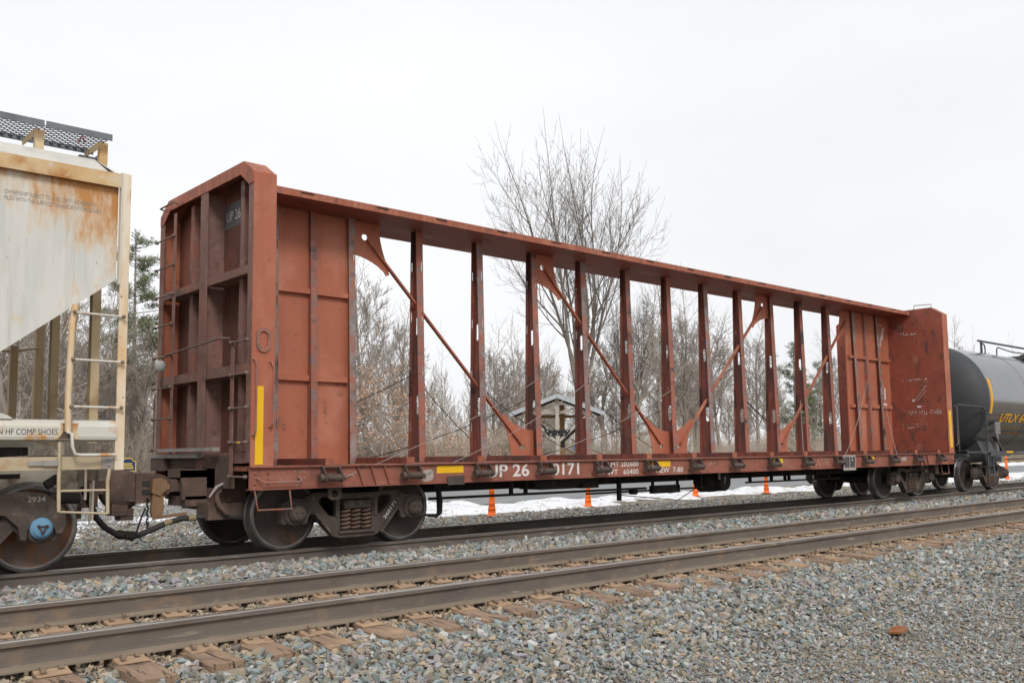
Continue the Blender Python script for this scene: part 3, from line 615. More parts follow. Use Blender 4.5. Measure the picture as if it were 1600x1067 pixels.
# deck, centre sill, cross bearers
mb = MB(); mb.box(XO + .02, RO - .02, -YS + .03, YS - .03, DK - .05, DK - .004); mb.build('deck', 'red_sill', car)
mb = MB(); mb.box(XO + .1, RO - .1, -.32, .32, .62, DK - .052)
for x in [5.6, 7.7, 8.9, 10.2, 11.4, 12.6, 13.8, 15.0, 16.2, 17.4, 18.6, 19.8, 21.0, 23.3]:
    mb.prism([(-YS + .04, DK - .052), (-YS + .04, .84), (-.34, .70), (-.34, DK - .052)], 'yz', x - .06, x + .06)
    mb.prism([(YS - .04, DK - .052), (.34, DK - .052), (.34, .70), (YS - .04, .84)], 'yz', x - .06, x + .06)
mb.build('centre_sill', 'dark_iron', car)
for s in (-1, 1):                       # side sills: web, lips, stiffeners
    mb = MB(); y0 = s * (YS - .015)
    mb.box(XO, RO, s * YS, s * (YS - .02), .802, DK - .014)
    mb.box(XO - .004, RO + .004, s * (YS + .045), s * (YS - .08), DK - .012, DK + .002); mb.box(XO, RO, s * (YS + .035), s * (YS - .08), .788, .80)
    for c in (6.62, 22.15):
        for k, a in enumerate((-.25, -.05, .15)):
            mb.add([(c + a, s * YS, 1.04), (c + a + .012, s * YS, 1.04), (c + a + .10, s * YS, .803), (c + a + .088, s * YS, .803),
                    (c + a, s * (YS + .035), 1.04), (c + a + .012, s * (YS + .035), 1.04), (c + a + .10, s * (YS + .033), .803), (c + a + .088, s * (YS + .033), .803)],
                   [(0, 1, 2, 3), (4, 7, 6, 5), (0, 4, 5, 1), (1, 5, 6, 2), (2, 6, 7, 3), (3, 7, 4, 0)])
    if s < 0:
        for x, z in [(5.0, .98), (5.0, .86), (5.16, .99), (5.16, .87), (5.02, .925), (23.75, .98), (23.75, .86)]:
            mb.lathe([(.001, -.02), (.012, -.018), (.018, 0)], (x, -YS, z), 'y', 8)
    mb.build('side_sill', 'red_sill', car)
# cross risers on the deck at the posts
for x in [5.98 + 1.214 * k for k in range(15)]:
    for s in (-1, 1):
        mb = MB(); mb.box(x - .055, x + .055, s * (YS + .02), s * .2, DK + .003, DK + .085)
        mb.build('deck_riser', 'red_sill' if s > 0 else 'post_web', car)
        if s < 0: MB().box(x - .06, x + .06, -YS - .028, -YS - .005, DK + .004, DK + .09).build('riser_end', 'red_paint', car)
# top chord
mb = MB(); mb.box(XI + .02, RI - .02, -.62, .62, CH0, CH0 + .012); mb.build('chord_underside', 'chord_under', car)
mb = MB(); mb.box(XI + .02, RI - .02, -.635, .635, CH1 - .012, CH1)
for s in (-1, 1): mb.box(XI + .02, RI - .02, s * .622, s * .635, CH0 - .004, CH1 - .013)
ch = mb.build('top_chord', 'red_paint', car)
for x in PX + [7.3, 6.1, 21.5, 22.7]:
    MB().box(x - .10, x + .10, -.643, -.637, CH1 - .035, CH1 - .018).build('lift_slot', 'dark_iron', ch)
# posts: near and far flanges with keyhole slots, tapered web with oblong holes
HB, HT = .15, .07
def hw(z): return HB + (HT - HB) * (z - DK) / (CH0 - DK)
WEBH = [(2.02, .12), (3.15, .12)]
WEB = plate([(-HB + .012, DK), (HB - .012, DK), (HT - .012, CH0), (-HT + .012, CH0)], [oblong(-.03, 1.93, .085, .30), oblong(-.0, 3.14, .06, .27)], .014)
KEYZ = [1.62, 2.46, 3.30, 4.08]
def flange(mb, x, s, w=.06, slot=True, side=1, zs=KEYZ):
    """tapered flange at y = s*hw(z), with slots cut through on one half"""
    cuts = []
    z = DK + .001
    sx0, sx1 = (.026, .042) if side > 0 else (-.042, -.026)
    rows = []
    for k in (zs if slot else []): rows.append((k - .085, k + .055))
    edges = [DK + .001] + [e for r_ in rows for e in r_] + [CH0 - .001]
    def quad(xa, xb, za, zb):
        ya, yb = s * hw(za), s * hw(zb); yc, yd = s * (hw(za) - .012), s * (hw(zb) - .012)
        mb.add([(x + xa, ya, za), (x + xb, ya, za), (x + xb, yb, zb), (x + xa, yb, zb), (x + xa, yc, za), (x + xb, yc, za), (x + xb, yd, zb), (x + xa, yd, zb)],
               [(0, 1, 2, 3), (4, 7, 6, 5), (0, 4, 5, 1), (1, 5, 6, 2), (2, 6, 7, 3), (3, 7, 4, 0)])
    for i in range(len(edges) - 1):
        za, zb = edges[i], edges[i + 1]
        if slot and i % 2 == 1:
            quad(-w, sx0, za, zb); quad(sx1, w, za, zb)
            zm = zb - .045                            # wider round head of the keyhole
        else: quad(-w, w, za, zb)
def post(x, panel=False, k=0):
    mb = MB(); add_plate(mb, WEB, 'yz', x)
    w_ = mb.build('post', 'post_web', car)
    nf = MB(); flange(nf, x, -1, side=1); nf.build('near_flange', 'scraped_steel' if k in (1, 3, 6) or panel else 'worn_paint', w_)
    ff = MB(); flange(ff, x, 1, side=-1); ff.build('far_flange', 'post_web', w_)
    return w_
for k, x in enumerate(PX): post(x, k=k)
# closed panels at both ends with stiles and horizontal ribs
def end_panel(x0, x1, stiles, skew):
    a, b_ = min(x0, x1), max(x0, x1)
    p_ = MB().box(a, b_, -.012, .012, DK + .001, CH0 - .001).build('centre_panel', 'panel_paint', car)
    for i, x in enumerate(stiles):
        if i == 1:
            mb = MB(); zb, zt = DK + .001, CH0 - .001
            mb.add([(x - .05, -.012, zb), (x + .05, -.012, zb), (x + .05, -.012, zt), (x - .05, -.012, zt), (x - .05, -.14, zb), (x + .05, -.14, zb), (x + .05, -.06, zt), (x - .05, -.06, zt)],
                   [(0, 3, 2, 1), (4, 5, 6, 7), (0, 1, 5, 4), (1, 2, 6, 5), (2, 3, 7, 6), (3, 0, 4, 7)])
            mb.build('stile', 'worn_paint', p_)
        else:
            mb = MB(); flange(mb, x, -1, .055, True, 1); 
            mb.build('stile', 'scraped_steel', p_)
            MB().add([(x - .006, -.012, DK), (x + .006, -.012, DK), (x + .006, -.012, CH0), (x - .006, -.012, CH0), (x - .006, -HB + .013, DK), (x + .006, -HB + .013, DK), (x + .006, -HT + .013, CH0), (x - .006, -HT + .013, CH0)],
                     [(0, 3, 2, 1), (4, 5, 6, 7), (0, 1, 5, 4), (1, 2, 6, 5), (2, 3, 7, 6), (3, 0, 4, 7)]).build('stile_web', 'post_web', p_)
    xs = sorted([a] + list(stiles) + [b_])
    for i in range(len(xs) - 1):
        for z in (2.20, 3.42):
            if xs[i + 1] - xs[i] < .2: continue
            mb = MB(); mb.prism([(-.013, z), (-.075, z + .012), (-.075, z + .085), (-.013, z + .10)], 'yz', xs[i] + .058, xs[i + 1] - .058); mb.build('panel_rib', 'panel_paint', p_)
end_panel(XI, ST[2] + .03, ST, 0); end_panel(SR[0] - .30, RI, SR, 0)
# diagonal rods with gussets
def gusset(x, sx, top):
    """plate in the centre plane beside post x (sx = side), at the chord or at the deck"""
    z0 = CH0 - .003 if top else DK + .005; sz = -1 if top else 1
    def P(u, v): return (x + sx * u, z0 + sz * v)
    out = [P(.008, 0), P(.52, 0), P(.525, .16)]
    for t in np.linspace(0, 1, 6): out.append(P(.525 + .06 * t + .07 * t * t, .16 + .42 * t))
    out += [P(.70, .74), P(.645, .76)]
    for t in np.linspace(0, 1, 7): out.append(P(.60 - .59 * t, .70 - .20 * math.sin(t * math.pi / 2) ** .8))
    hole = circle(*P(.26, .22), .05)
    mb = MB(); add_plate(mb, plate(out, [hole], .014), 'xz', 0); return mb.build('gusset', 'panel_paint', car)
def rod(xa, za, xb, zb):
    mb = MB(); mb.bar((xa, -.02, za), (xb, -.02, zb), .016, .075, (0, 1, 0)); mb.bar((xa, -.045, za), (xb, -.045, zb), .06, .016, (0, 1, 0))
    mb = MB(); mb.bar((xa, -.022, za), (xb, -.022, zb), .03, .062, (0, 1, 0)); mb.build('diagonal_rod', 'red_paint', car)
for xa, xb in ((ST[2], PX[2]), (PX[2], PX[5])):
    gusset(xa, 1, True); gusset(xb, -1, False); rod(xa + .30, CH0 - .27, xb - .30, DK + .26)
for xa, xb in ((PX[5], PX[8]), (PX[8], SR[0])):
    gusset(xa, 1, False); gusset(xb, -1, True); rod(xa + .30, DK + .26, xb - .30, CH0 - .27)

# bulkheads
def bulkhead(xi, xo, near_end):
    s = 1 if xo < xi else -1              # direction from outer face to inner plate
    TOPZ = 4.745
    prof = [(-YS, 4.565), (-1.16, TOPZ), (1.16, TOPZ), (YS, 4.565)]
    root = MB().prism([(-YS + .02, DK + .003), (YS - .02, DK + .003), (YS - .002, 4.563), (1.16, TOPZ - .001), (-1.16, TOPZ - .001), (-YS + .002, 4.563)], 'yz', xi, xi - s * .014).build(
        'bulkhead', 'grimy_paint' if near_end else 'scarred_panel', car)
    for w in (-1, 1):                     # side plates, corner flanges
        mb = MB(); mb.prism([(xo, DK + .004), (xi + s * .002, DK + .004), (xi + s * .002, 4.574), (xo, 4.572)], 'xz', w * YS, w * (YS + .018)); mb.build('side_plate', 'panel_paint', root)
        MB().box(xo, xo + s * .014, w * (YS - .001), w * 1.31, DK + .05, 4.50).build('corner_flange', 'grimy_rib', root)
    # top flange: bent strip seen from the end plus the cover on top
    mb = MB(); mb.prism(prof + [(YS, 4.44), (1.33, 4.43), (1.10, 4.60), (-1.10, 4.60), (-1.33, 4.43), (-YS, 4.44)], 'yz', xo - s * .012, xo + s * .002)
    mb.build('top_flange', 'red_paint', root)
    mb = MB()
    for a, b_ in zip(prof[:-1], prof[1:]):
        mb.add([(xo, a[0], a[1]), (xi, a[0], a[1]), (xi, b_[0], b_[1]), (xo, b_[0], b_[1]), (xo, a[0], a[1] + .012), (xi, a[0], a[1] + .012), (xi, b_[0], b_[1] + .012), (xo, b_[0], b_[1] + .012)],
               [(0, 1, 2, 3), (4, 7, 6, 5), (0, 4, 5, 1), (1, 5, 6, 2), (2, 6, 7, 3), (3, 7, 4, 0)])
    mb.build('top_cover', 'red_paint', root)
    # big centre post, half height posts, horizontal ribs
    mb = MB(); mb.box(xo - s * .004, xo + s * .012, -.14, .07, .98, 4.60); mb.box(xo + s * .012, xi - s * .015, -.045, -.025, 1.0, 4.6); mb.build('centre_post', 'grimy_rib', root)
    for y, y2 in ((-.98, -1.06), (.52, .46)):
        for (z0, z1) in ((1.24, 2.15), (2.29, 3.35), (3.47, 4.58)):
            mb = MB(); bend = random.uniform(-.03, .03); xa = xo + s * .10
            for (za, zb, da, db) in ((z0, (z0 + z1) / 2, 0, bend), ((z0 + z1) / 2, z1, bend, 0)):
                mb.add([(xa, y + da, za), (xa, y + .10 + da, za), (xa, y + .10 + db, zb), (xa, y + db, zb), (xi - s * .015, y + .02 + da, za), (xi - s * .015, y + .08 + da, za), (xi - s * .015, y + .08 + db, zb), (xi - s * .015, y + .02 + db, zb)],
                       [(0, 1, 2, 3), (0, 4, 5, 1), (1, 5, 6, 2), (3, 7, 4, 0)])
            mb.build('vertical_rib', 'grimy_rib', root)
    for z0, z1 in ((1.10, 1.23), (2.16, 2.28), (3.36, 3.46)):
        for ya, yb in ((-1.31, -.142), (.072, 1.31)):
            mb = MB(); mb.box(xo + s * .01, xo + s * .024, ya, yb, z0, z1); mb.box(xo + s * .024, xi - s * .015, ya, yb, z0, z0 + .014); mb.box(xo + s * .024, xi - s * .015, ya, yb, z1 - .014, z1)
            mb.build('cross_rib', 'grimy_rib', root)
    return root
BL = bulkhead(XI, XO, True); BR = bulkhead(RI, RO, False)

# ladders, grab irons, steps on the left end
def rung(parent, p, q, r=.012):
    mb = MB(); mb.tube([p, q], r, 8)
    for e in (p, q): mb.lathe([(.001, -.02), (.022, -.02), (.022, .02), (.001, .02)], e, 'x', 8)
    return mb.build('rung', 'rung_steel', parent)
lad = MB().box(XO - .045, XO - .033, .78, .86, 1.22, 4.50).build('ladder', 'grimy_rib', BL)
for z in (4.19, 3.79, 3.39, 2.98, 2.55, 2.12, 1.70, 1.28): rung(lad, (XO - .06, .82, z), (XO - .06, 1.42, z))
MB().tube([(XO - .02, .78, 4.63), (XO - .09, .78, 4.64), (XO - .09, 1.24, 4.64), (XO - .02, 1.24, 4.62)], .012, 8).build('grab_iron', 'rung_steel', BL)
lad = MB().box(XO - .045, XO - .033, -1.06, -.98, .92, 2.56).build('ladder', 'grimy_rib', BL)
for z in (2.54, 2.15, 1.75, 1.345, .945): rung(lad, (XO - .06, -1.02, z), (XO - .06, -1.44, z))
MB().box(XO - .075, XO - .066, -1.32, -1.24, 1.335, 1.356).build('rung_sleeve', 'yellow', BL)
MB().tube([(XO - .05, 1.15, 2.53), (XO - .08, .9, 2.56), (XO - .09, .0, 2.59), (XO - .08, -.75, 2.62), (XO - .07, -.98, 2.60)], .013, 8).build('handrail', 'rung_steel', BL)
mb = MB(); mb.lathe([(.001, -.02), (.075, -.02), (.08, 0), (.075, .015), (.001, .015)], (XO - .10, 1.08, 2.42), 'y', 20); mb.build('reflector_disc', 'reflector', BL)
MB().tube([(XO + .05, 1.62, 2.05), (XO + .05, 1.66, 2.0), (XO + .05, 1.66, 1.2), (XO + .05, 1.62, 1.16)], .010, 6).build('grab_iron', 'rung_steel', BL)
MB().tube([(XO + .02, -YS - .02, 2.31), (XO + .02, -YS - .065, 2.31), (XO + .04, -YS - .065, 2.25), (XO + .04, -YS - .065, 1.48), (XO + .02, -YS - .065, 1.42), (XO + .02, -YS - .02, 1.42)], .011, 8).build('grab_iron', 'worn_paint', BL)
MB().tube([(XI - .06, -YS - .02, 2.29), (XI - .06, -YS - .06, 2.29), (XI - .03, -YS - .065, 2.24), (XI - .03, -YS - .065, 1.58), (XI - .06, -YS - .065, 1.52), (XI - .06, -YS - .02, 1.52)], .011, 8).build('grab_iron', 'worn_paint', BL)
mb = MB(); add_plate(mb, plate(oblong(5.07, 2.55, .17, .30, 8), [oblong(5.07, 2.55, .105, .20, 8)], .02), 'xz', -YS - .03); mb.build('lashing_eye', 'worn_paint', BL)
mb = MB(); mb.box(5.085, 5.135, -YS - .022, -YS - .0185, 0, .01)
MB().box(4.985, 5.085, -YS - .0225, -YS - .0185, 1.085, 2.0).build('reflective_strip', 'yellow', BL)
MB().box(23.66, 23.80, -YS - .0225, -YS - .0185, 1.20, 2.12).build('reflective_strip', 'yellow', BR)
MB().box(XO - .09, XO - .005, -.15, 1.46, 1.17, 1.225).build('crossover_platform', 'galvanised', car)
MB().box(XO - .13, XO - .045, -.72, 1.06, 1.25, 1.295).build('crossover_board', 'galvanised', car)
MB().tube([(5.02, -YS - .02, .925), (5.03, -YS - .06, .915), (5.09, -YS - .07, .873), (5.54, -YS - .07, .873), (5.575, -YS - .06, .90), (5.55, -YS - .02, .935)], .011, 8).build('grab_iron', 'scraped_steel', car)
MB().tube([(4.99, -YS - .01, .80), (5.03, -YS - .02, .56), (5.47, -YS - .02, .555), (5.44, -YS - .01, .79)], .013, 6).build('stirrup_step', 'worn_paint', car)
mb = MB(); mb.tube([(23.45, -YS - .02, .93), (23.45, -YS - .06, .93), (23.9, -YS - .06, .9), (23.9, -YS - .02, .9)], .011, 6); mb.build('grab_iron', 'rung_steel', car)
mb = MB(); add_plate(mb, plate([(6.04, .79), (6.235, .79), (6.23, .66), (6.19, .632), (6.08, .632), (6.045, .66)], [circle(6.137, .71, .045)], .03), 'xz', -1.30); mb.build('jacking_lug', 'truck_iron', car)
mb = MB(); add_plate(mb, plate(circle(22.55, .70, .10, 18), [circle(22.55, .70, .05)], .03), 'xz', -1.30); mb.build('towing_ring', 'truck_iron', car)
MB().tube([(XO - .05, 1.25, 4.64), (XO - .05, 1.25, 4.66)], .01, 6)
MB().tube([(RI - .02, -.75, 4.75), (RI - .02, -.75, 4.85), (RI - .02, -1.2, 4.83), (RI - .02, -1.2, 4.73)], .012, 6).build('grab_iron', 'galvanised', BR)
MB().tube([(RO + .12, -YS - .02, 2.25), (RO + .2, -YS - .04, 2.25), (RO + .2, -YS - .04, 1.30), (RO + .1, -YS - .02, 1.25)], .012, 6).build('grab_iron', 'rung_steel', BR)

# winches along the side sill, one mesh shared
wm = MB()
for sx in (-.13, .10):
    wm.prism([(-.0, .10), (-.05, .10), (-.14, -.03), (-.14, -.08), (-.09, -.10), (0, -.02)], 'yz', sx, sx + .016)
wm.cyl((-.19, -.095, -.045), (.15, -.095, -.045), .036, 12)
wm.cyl((-.20, -.095, -.045), (-.15, -.095, -.045), .052, 8)
wm.cyl((-.10, -.095, -.045), (.09, -.095, -.045), .046, 12)
wm.box(-.12, .11, -.055, -.005, .075, .095)
WINCH = wm.mesh('winch', 'winch_iron', (0, 0, 0))
WX = [5.98 + 1.214 * k for k in range(15)]
for x in WX:
    link_mesh('winch', WINCH, car, (x, -YS - .022, .955))
    o = link_mesh('winch', WINCH, car, (x, YS + .022, .955)); o.rotation_euler.z = math.pi

# markings
Y_ = -YS - .003
lettering('UP 26', 8.52, .845, .185, .82, Y_, 'white_stencil', car, .018)
lettering('0171', 9.81, .845, .185, .58, Y_, 'white_stencil', car, .018)
lettering('LD LMT 202600', 10.83, .945, .085, .96, Y_, 'white_stencil', car, .008)
lettering('LT WT   60400', 10.83, .82, .085, .96, Y_, 'white_stencil', car, .008)
lettering('NEW  7-88', 12.24, .825, .09, .72, Y_, 'white_stencil', car, .008)
lettering('JRPC', 13.66, .91, .07, .30, Y_, 'faded_stencil', car, .02, slant=.3)
worn_marks(14.25, .88, .34, 3, .032, Y_, 'faded_stencil', car, 3)
lettering('LLAVE', 17.0, .85, .14, .86, Y_, 'faded_stencil', car)
worn_marks(5.34, .98, .34, 1, .035, Y_, 'faded_stencil', car, 5)
worn_marks(6.15, .925, .19, 1, .03, Y_, 'white_stencil', car, 6)
for x0, x1 in ((7.64, 8.10), (12.14, 12.62), (15.78, 16.10), (19.36, 19.75)):
    MB().box(x0, x1, -YS - .004, -YS - .0015, .925, 1.022).build('reflective_strip', 'yellow', car)
mb = MB(); add_plate(mb, plate([(7.37, .85), (7.43, .82), (7.52, .825), (7.58, .86), (7.58, .95), (7.53, .985), (7.44, .97), (7.38, .93)], [], .002), 'xz', -YS - .002); mb.build('paint_patch', 'pale_patch', car)
MB().box(7.80, 8.08, -YS - .05, -YS - .036, .765, .885).build('placard_board', 'truck_iron', car)
bxo = MB().box(18.30, 18.80, -YS - .075, -YS - .05, .74, 1.06).build('label_box', 'pale_patch', car)
for a in (18.335, 18.565): MB().box(a, a + .20, -YS - .079, -YS - .0755, .80, 1.03).build('label_panel', 'black_stencil', bxo)
for z_ in (.94, 1.0): MB().box(18.63, 18.67, -YS - .082, -YS - .0795, z_, z_ + .022).build('label_dot', 'white_stencil', bxo)
MB().box(21.05, 21.28, -YS - .006, -YS - .0015, .90, .985).build('number_plate', 'pale_patch', car)
# bulkhead paint: primer patch with the reporting mark, load notices on the far bulkhead and panel
def place_yz(body, y0, z0, h, w, x, material, parent, face):
    o = lettering(body, 0, 0, h, w, 0, material, parent)
    o.rotation_euler = (0, 0, -math.pi / 2)
    pw = WLOC[parent.name]; o.location = Vector((x, y0, z0)) - pw; WLOC[o.name] = Vector((x, y0, z0)); return o
MB().box(XI - .017, XI - .0145, -.80, -.055, 4.14, 4.47).build('primer_patch', 'primer_patch', BL)
place_yz('UP 260171', -.47, 4.30, .13, .72, XI - .019, 'white_stencil', BL, 0)
xf = RI - .004
place_yz('-1-1', -.36, 4.36, .10, .22, xf, 'faded_stencil', BR, 0)
place_yz('MAY FALL OVER', -.88, 2.10, .13, .86, xf, 'worn_stencil', BR, 0)
for i_, (y_, z_, w_, r_, h_) in enumerate(((-.36, 4.14, .40, 1, .10), (-.35, 2.95, .62, 1, .07), (-.30, 1.76, .62, 2, .05))):
    o = worn_marks(0, 0, w_, r_, h_, 0, 'worn_stencil', BR, 20 + i_); o.rotation_euler.z = -math.pi / 2; o.location = Vector((xf, y_ - w_ / 2, z_)) - WLOC[BR.name]
mb = MB(); mb.bar((xf - .004, -.66, 2.42), (xf - .004, -.97, 2.80), .002, .05, (1, 0, 0)); mb.bar((xf - .004, -.72, 2.40), (xf - .004, -.95, 2.66), .002, .05, (1, 0, 0)); mb.bar((xf - .004, -.93, 2.82), (xf - .004, -1.02, 2.86), .002, .06, (1, 0, 0)); mb.box(xf - .005, xf - .003, -.58, -.64, 2.38, 2.44); mb.box(xf - .005, xf - .003, -.70, -.80, 2.22, 2.27); mb.build('warning_pictogram', 'white_stencil', BR)
worn_marks(23.02, 4.36, .28, 1, .05, -.017, 'white_stencil', car, 8)
mb = MB(); mb.bar((23.16, -.016, 3.98), (23.3, -.016, 4.33), .002, .11, (0, 1, 0)); mb.bar((23.14, -.016, 3.82), (23.16, -.016, 3.98), .002, .04, (0, 1, 0)); mb.build('warning_pictogram', 'white_stencil', car)
mb = MB(); mb.box(23.1, 23.16, -.016, -.0135, 2.35, 2.75); mb.box(23.25, 23.31, -.016, -.0135, 2.45, 2.75); mb.box(23.14, 23.36, -.016, -.0135, 2.30, 2.36); mb.build('warning_pictogram', 'white_stencil', car)
worn_marks(23.04, 3.62, .34, 2, .05, -.017, 'faded_stencil', car, 9); worn_marks(23.06, 2.88, .28, 2, .05, -.017, 'faded_stencil', car, 10)

# tie down cables: winch up to a post on the near side, and on the far side behind the posts
def cable(p, q, sag, r, material, name='tie_down_cable'):
    p, q = Vector(p), Vector(q); pts = []
    for i in range(9):
        t = i / 8; a = p.lerp(q, t); a.z -= 4 * sag * t * (1 - t); pts.append(a)
    return MB().tube(pts, r, 5).build(name, material, car)
for k, j, zz in ((0, 2, 2.42), (1, 3, 2.42), (2, 5, 2.40)):
    cable((WX[k] + .05, -YS - .10, .88), (PX[j], -hw(2.4) - .012, zz), .10 + .03 * k, .005, 'galvanised')
cable((WX[9] - .2, -YS - .10, .90), (PX[9] - .25, -.12, 2.3), .02, .005, 'galvanised')
cable((WX[10] + .2, -YS - .10, 1.05), (SR[1] - .2, -.16, 2.9), .15, .005, 'galvanised'); cable((WX[12] + .1, -YS - .10, 1.05), (SR[2] - .1, -.16, 3.0), .2, .005, 'galvanised')
for k, dx, zz in ((0, 3.0, 2.44), (0, -3.2, 2.40), (1, 4.2, 2.35), (2, 4.0, 1.9), (3, 4.4, 2.4), (4, 4.2, 2.3), (7, 4.8, 2.44), (8, 4.6, 2.4), (9, 3.0, 2.3), (6, 2.2, 1.9), (5, -3.0, 2.0), (2, -3.0, 2.1)):
    cable((PX[k], hw(2.4) + .01, zz), (PX[k] + dx, YS + .09, 1.0), .12, .007, 'dark_iron')
for k in (0, 6, 7, 8, 9):                # loose chains hooked in the slots
    mb = MB()
    for i in range(7):
        mb.tube([(PX[k] - .062, hw(2.4) - .03 - .004 * (i % 2), 2.47 - i * .055), (PX[k] - .075 + .02 * (i % 2), hw(2.4) - .05, 2.44 - i * .055), (PX[k] - .062, hw(2.4) - .03, 2.41 - i * .055)], .011, 5)
    mb.build('chain', 'dark_iron', car)
cable((PX[7] + .1, .14, 2.46), (PX[8] + 1.4, .9, 1.75), .03, .015, 'dark_iron', 'chain')

# brake gear hung below the deck
mb = MB(); mb.tube([(7.9, -.9, .56), (12.6, -.9, .55)], .022, 6)
for x in (9.45, 9.75): mb.box(x - .02, x + .02, -.93, -.87, .56, .80)
mb.tube([(15.6, -.9, .56), (19.2, -.9, .55)], .020, 6)
for x in (15.75, 16.5, 17.0, 17.15, 18.2, 18.7): mb.box(x - .018, x + .018, -.93, -.87, .55, .80)
mb.build('brake_pipe', 'dark_iron', car)
mb = MB(); mb.lathe([(.001, -.35), (.16, -.35), (.20, -.28), (.21, 0), (.20, .28), (.16, .35), (.001, .35)], (14.95, -.55, .60), 'x', 18); mb.lathe([(.001, -.12), (.17, -.12), (.185, -.10), (.185, .1)], (14.98, -.75, .60), 'y', 20)
bc = mb.build('brake_cylinder', 'dark_iron', car)
lettering('7', 14.93, .55, .13, .06, -.875, 'white_stencil', bc); MB().box(14.72, 14.78, -.9, -.89, .64, .80).build('tag', 'pale_patch', bc)
mb = MB(); mb.prism([(9.85, .80), (9.92, .66), (10.05, .61), (10.75, .61), (10.9, .66), (10.98, .80)], 'xz', -.95, -.45); mb.build('air_reservoir', 'dark_iron', car)
mb = MB(); mb.tube([(11.2, -.8, .50), (15.0, -.7, .50)], .018, 6); mb.box(12.9, 13.65, -.82, -.72, .44, .58); mb.box(11.9, 11.96, -.9, -.84, .36, .8); mb.box(11.0, 11.4, -.9, -.6, .60, .78); mb.cyl((12.4, -.84, .5), (12.4, -.72, .5), .06, 10)
for x in (12.9, 13.6, 14.3): mb.box(x - .02, x + .02, -.82, -.78, .5, .8)
mb.tube([(12.0, -.85, .45), (13.6, -.8, .30), (14.2, -.8, .52)], .008, 5); mb.build('brake_rigging', 'dark_iron', car)
mb = MB(); mb.box(7.92, 8.2, -1.0, -.7, .70, .80); mb.tube([(8.05, -.92, .72), (8.06, -.94, .52), (8.05, -.95, .36), (8.0, -.95, .32), (7.8, -.95, .34)], [.035, .045, .04, .03, .018], 8); mb.build('retainer_hanger', 'dark_iron', car)
truck(car, 6.60); truck(car, 22.27)
o = lettering('260171', 6.96, .43, .045, .27, -1.112, 'white_stencil', car); o.rotation_euler.y = -math.radians(50)

# couplers and striker of the left end
def coupler(parent, xs, d, material, knuckle, holes=True):
    """coupler from striker face xs pointing along d, its head about 0.75 m out"""
    P = lambda u, y, z: (xs + d * u, y, z)
    mb = MB()
    def hull(rings):
        vs, fs = [], []
        for u, y0, y1, z0, z1 in rings: vs += [P(u, y0, z0), P(u, y1, z0), P(u, y1, z1), P(u, y0, z1)]
        n = len(rings)
        for i in range(n - 1):
            for j in range(4): fs.append((i * 4 + j, i * 4 + (j + 1) % 4, i * 4 + 4 + (j + 1) % 4, i * 4 + 4 + j))
        fs += [(0, 1, 2, 3), (4 * n - 4, 4 * n - 3, 4 * n - 2, 4 * n - 1)]; mb.add(vs, fs)
    hull([(-.3, -.07, .07, .76, .90), (.30, -.07, .07, .76, .91), (.40, -.11, .11, .70, .96), (.55, -.17, .19, .66, 1.0), (.66, -.20, .22, .66, .99)])
    hull([(.60, .06, .22, .66, .99), (.78, .10, .26, .68, .97), (.88, .15, .27, .72, .93)])
    hull([(.60, -.21, -.09, .64, .99), (.70, -.22, -.08, .64, .98), (.74, -.20, -.10, .66, .96)])
    o = mb.build('coupler', material, parent)
    mb = MB(); mb.mi = 0
    hull2 = [(.66, -.16), (.74, -.17), (.86, -.10), (.88, -.02), (.82, .02), (.78, -.06), (.68, -.06)]
    mb.prism([(xs + d * u, y) for u, y in hull2], 'xy', .68, .95); mb.build('knuckle', knuckle, o)
    mb = MB()
    if holes:
        for z in (.77, .87): mb.box(xs + d * .62, xs + d * .71, -.226, -.2, z - .03, z + .03)
        mb.build('core_hole', 'rubber', o)
    return o
mb = MB(); mb.box(4.62, 4.93, -.27, -.20, .66, 1.02); mb.box(4.62, 4.93, .20, .27, .66, 1.02); mb.box(4.62, 4.93, -.27, .27, .93, 1.03); mb.box(4.66, 4.93, -.27, .27, .58, .70)
mb.box(4.93, 5.35, -.5, .5, .52, 1.04); mb.box(4.93, 5.0, -.9, .95, .80, 1.19); mb.box(4.80, 5.3, -.62, -.3, .42, .62); mb.box(4.85, 4.95, .95, 1.4, 1.0, 1.19)
mb.build('striker', 'coupler_iron', car)
cpl = coupler(car, 4.86, -1, 'coupler_iron', 'coupler_iron')
mb = MB(); mb.prism([(4.24, .76), (4.34, .72), (4.42, .80), (4.42, .90), (4.36, .935), (4.25, .92)], 'xz', -.30, -.235); mb.box(4.38, 4.46, -.28, -.25, .80, .86); mb.prism([(4.26, .75), (4.38, .75), (4.40, .56), (4.37, .48), (4.26, .47), (4.24, .55)], 'xz', -.28, -.235); mb.bar((4.27, -.26, .46), (4.68, -.26, .49), .03, .04); mb.build('uncoupling_bracket', 'coupler_ochre', car)
mb = MB()
for i in range(7): mb.tube([(4.20 + .02 * (i % 2), -.24, .70 - i * .05), (4.225 - .03 * (i % 2), -.25, .675 - i * .05), (4.20 + .02 * (i % 2), -.24, .65 - i * .05)], .012, 5)
mb.tube([(4.18, -.26, .58), (4.13, -.28, .48), (4.09, -.3, .38), (4.05, -.34, .29)], .011, 6); mb.build('chain', 'dark_iron', car)
mb = MB(); mb.tube([(5.1, -.62, .86), (4.95, -.66, .82), (4.86, -.7, .72), (4.9, -.7, .60), (5.0, -.7, .5)], .035, 8); mb.build('angle_cock', 'coupler_iron', car)
MB().tube([(4.95, -.72, .86), (4.84, -.76, .82), (4.74, -.78, .70)], [.018, .02, .012], 6).build('angle_cock_handle', 'galvanised', car)
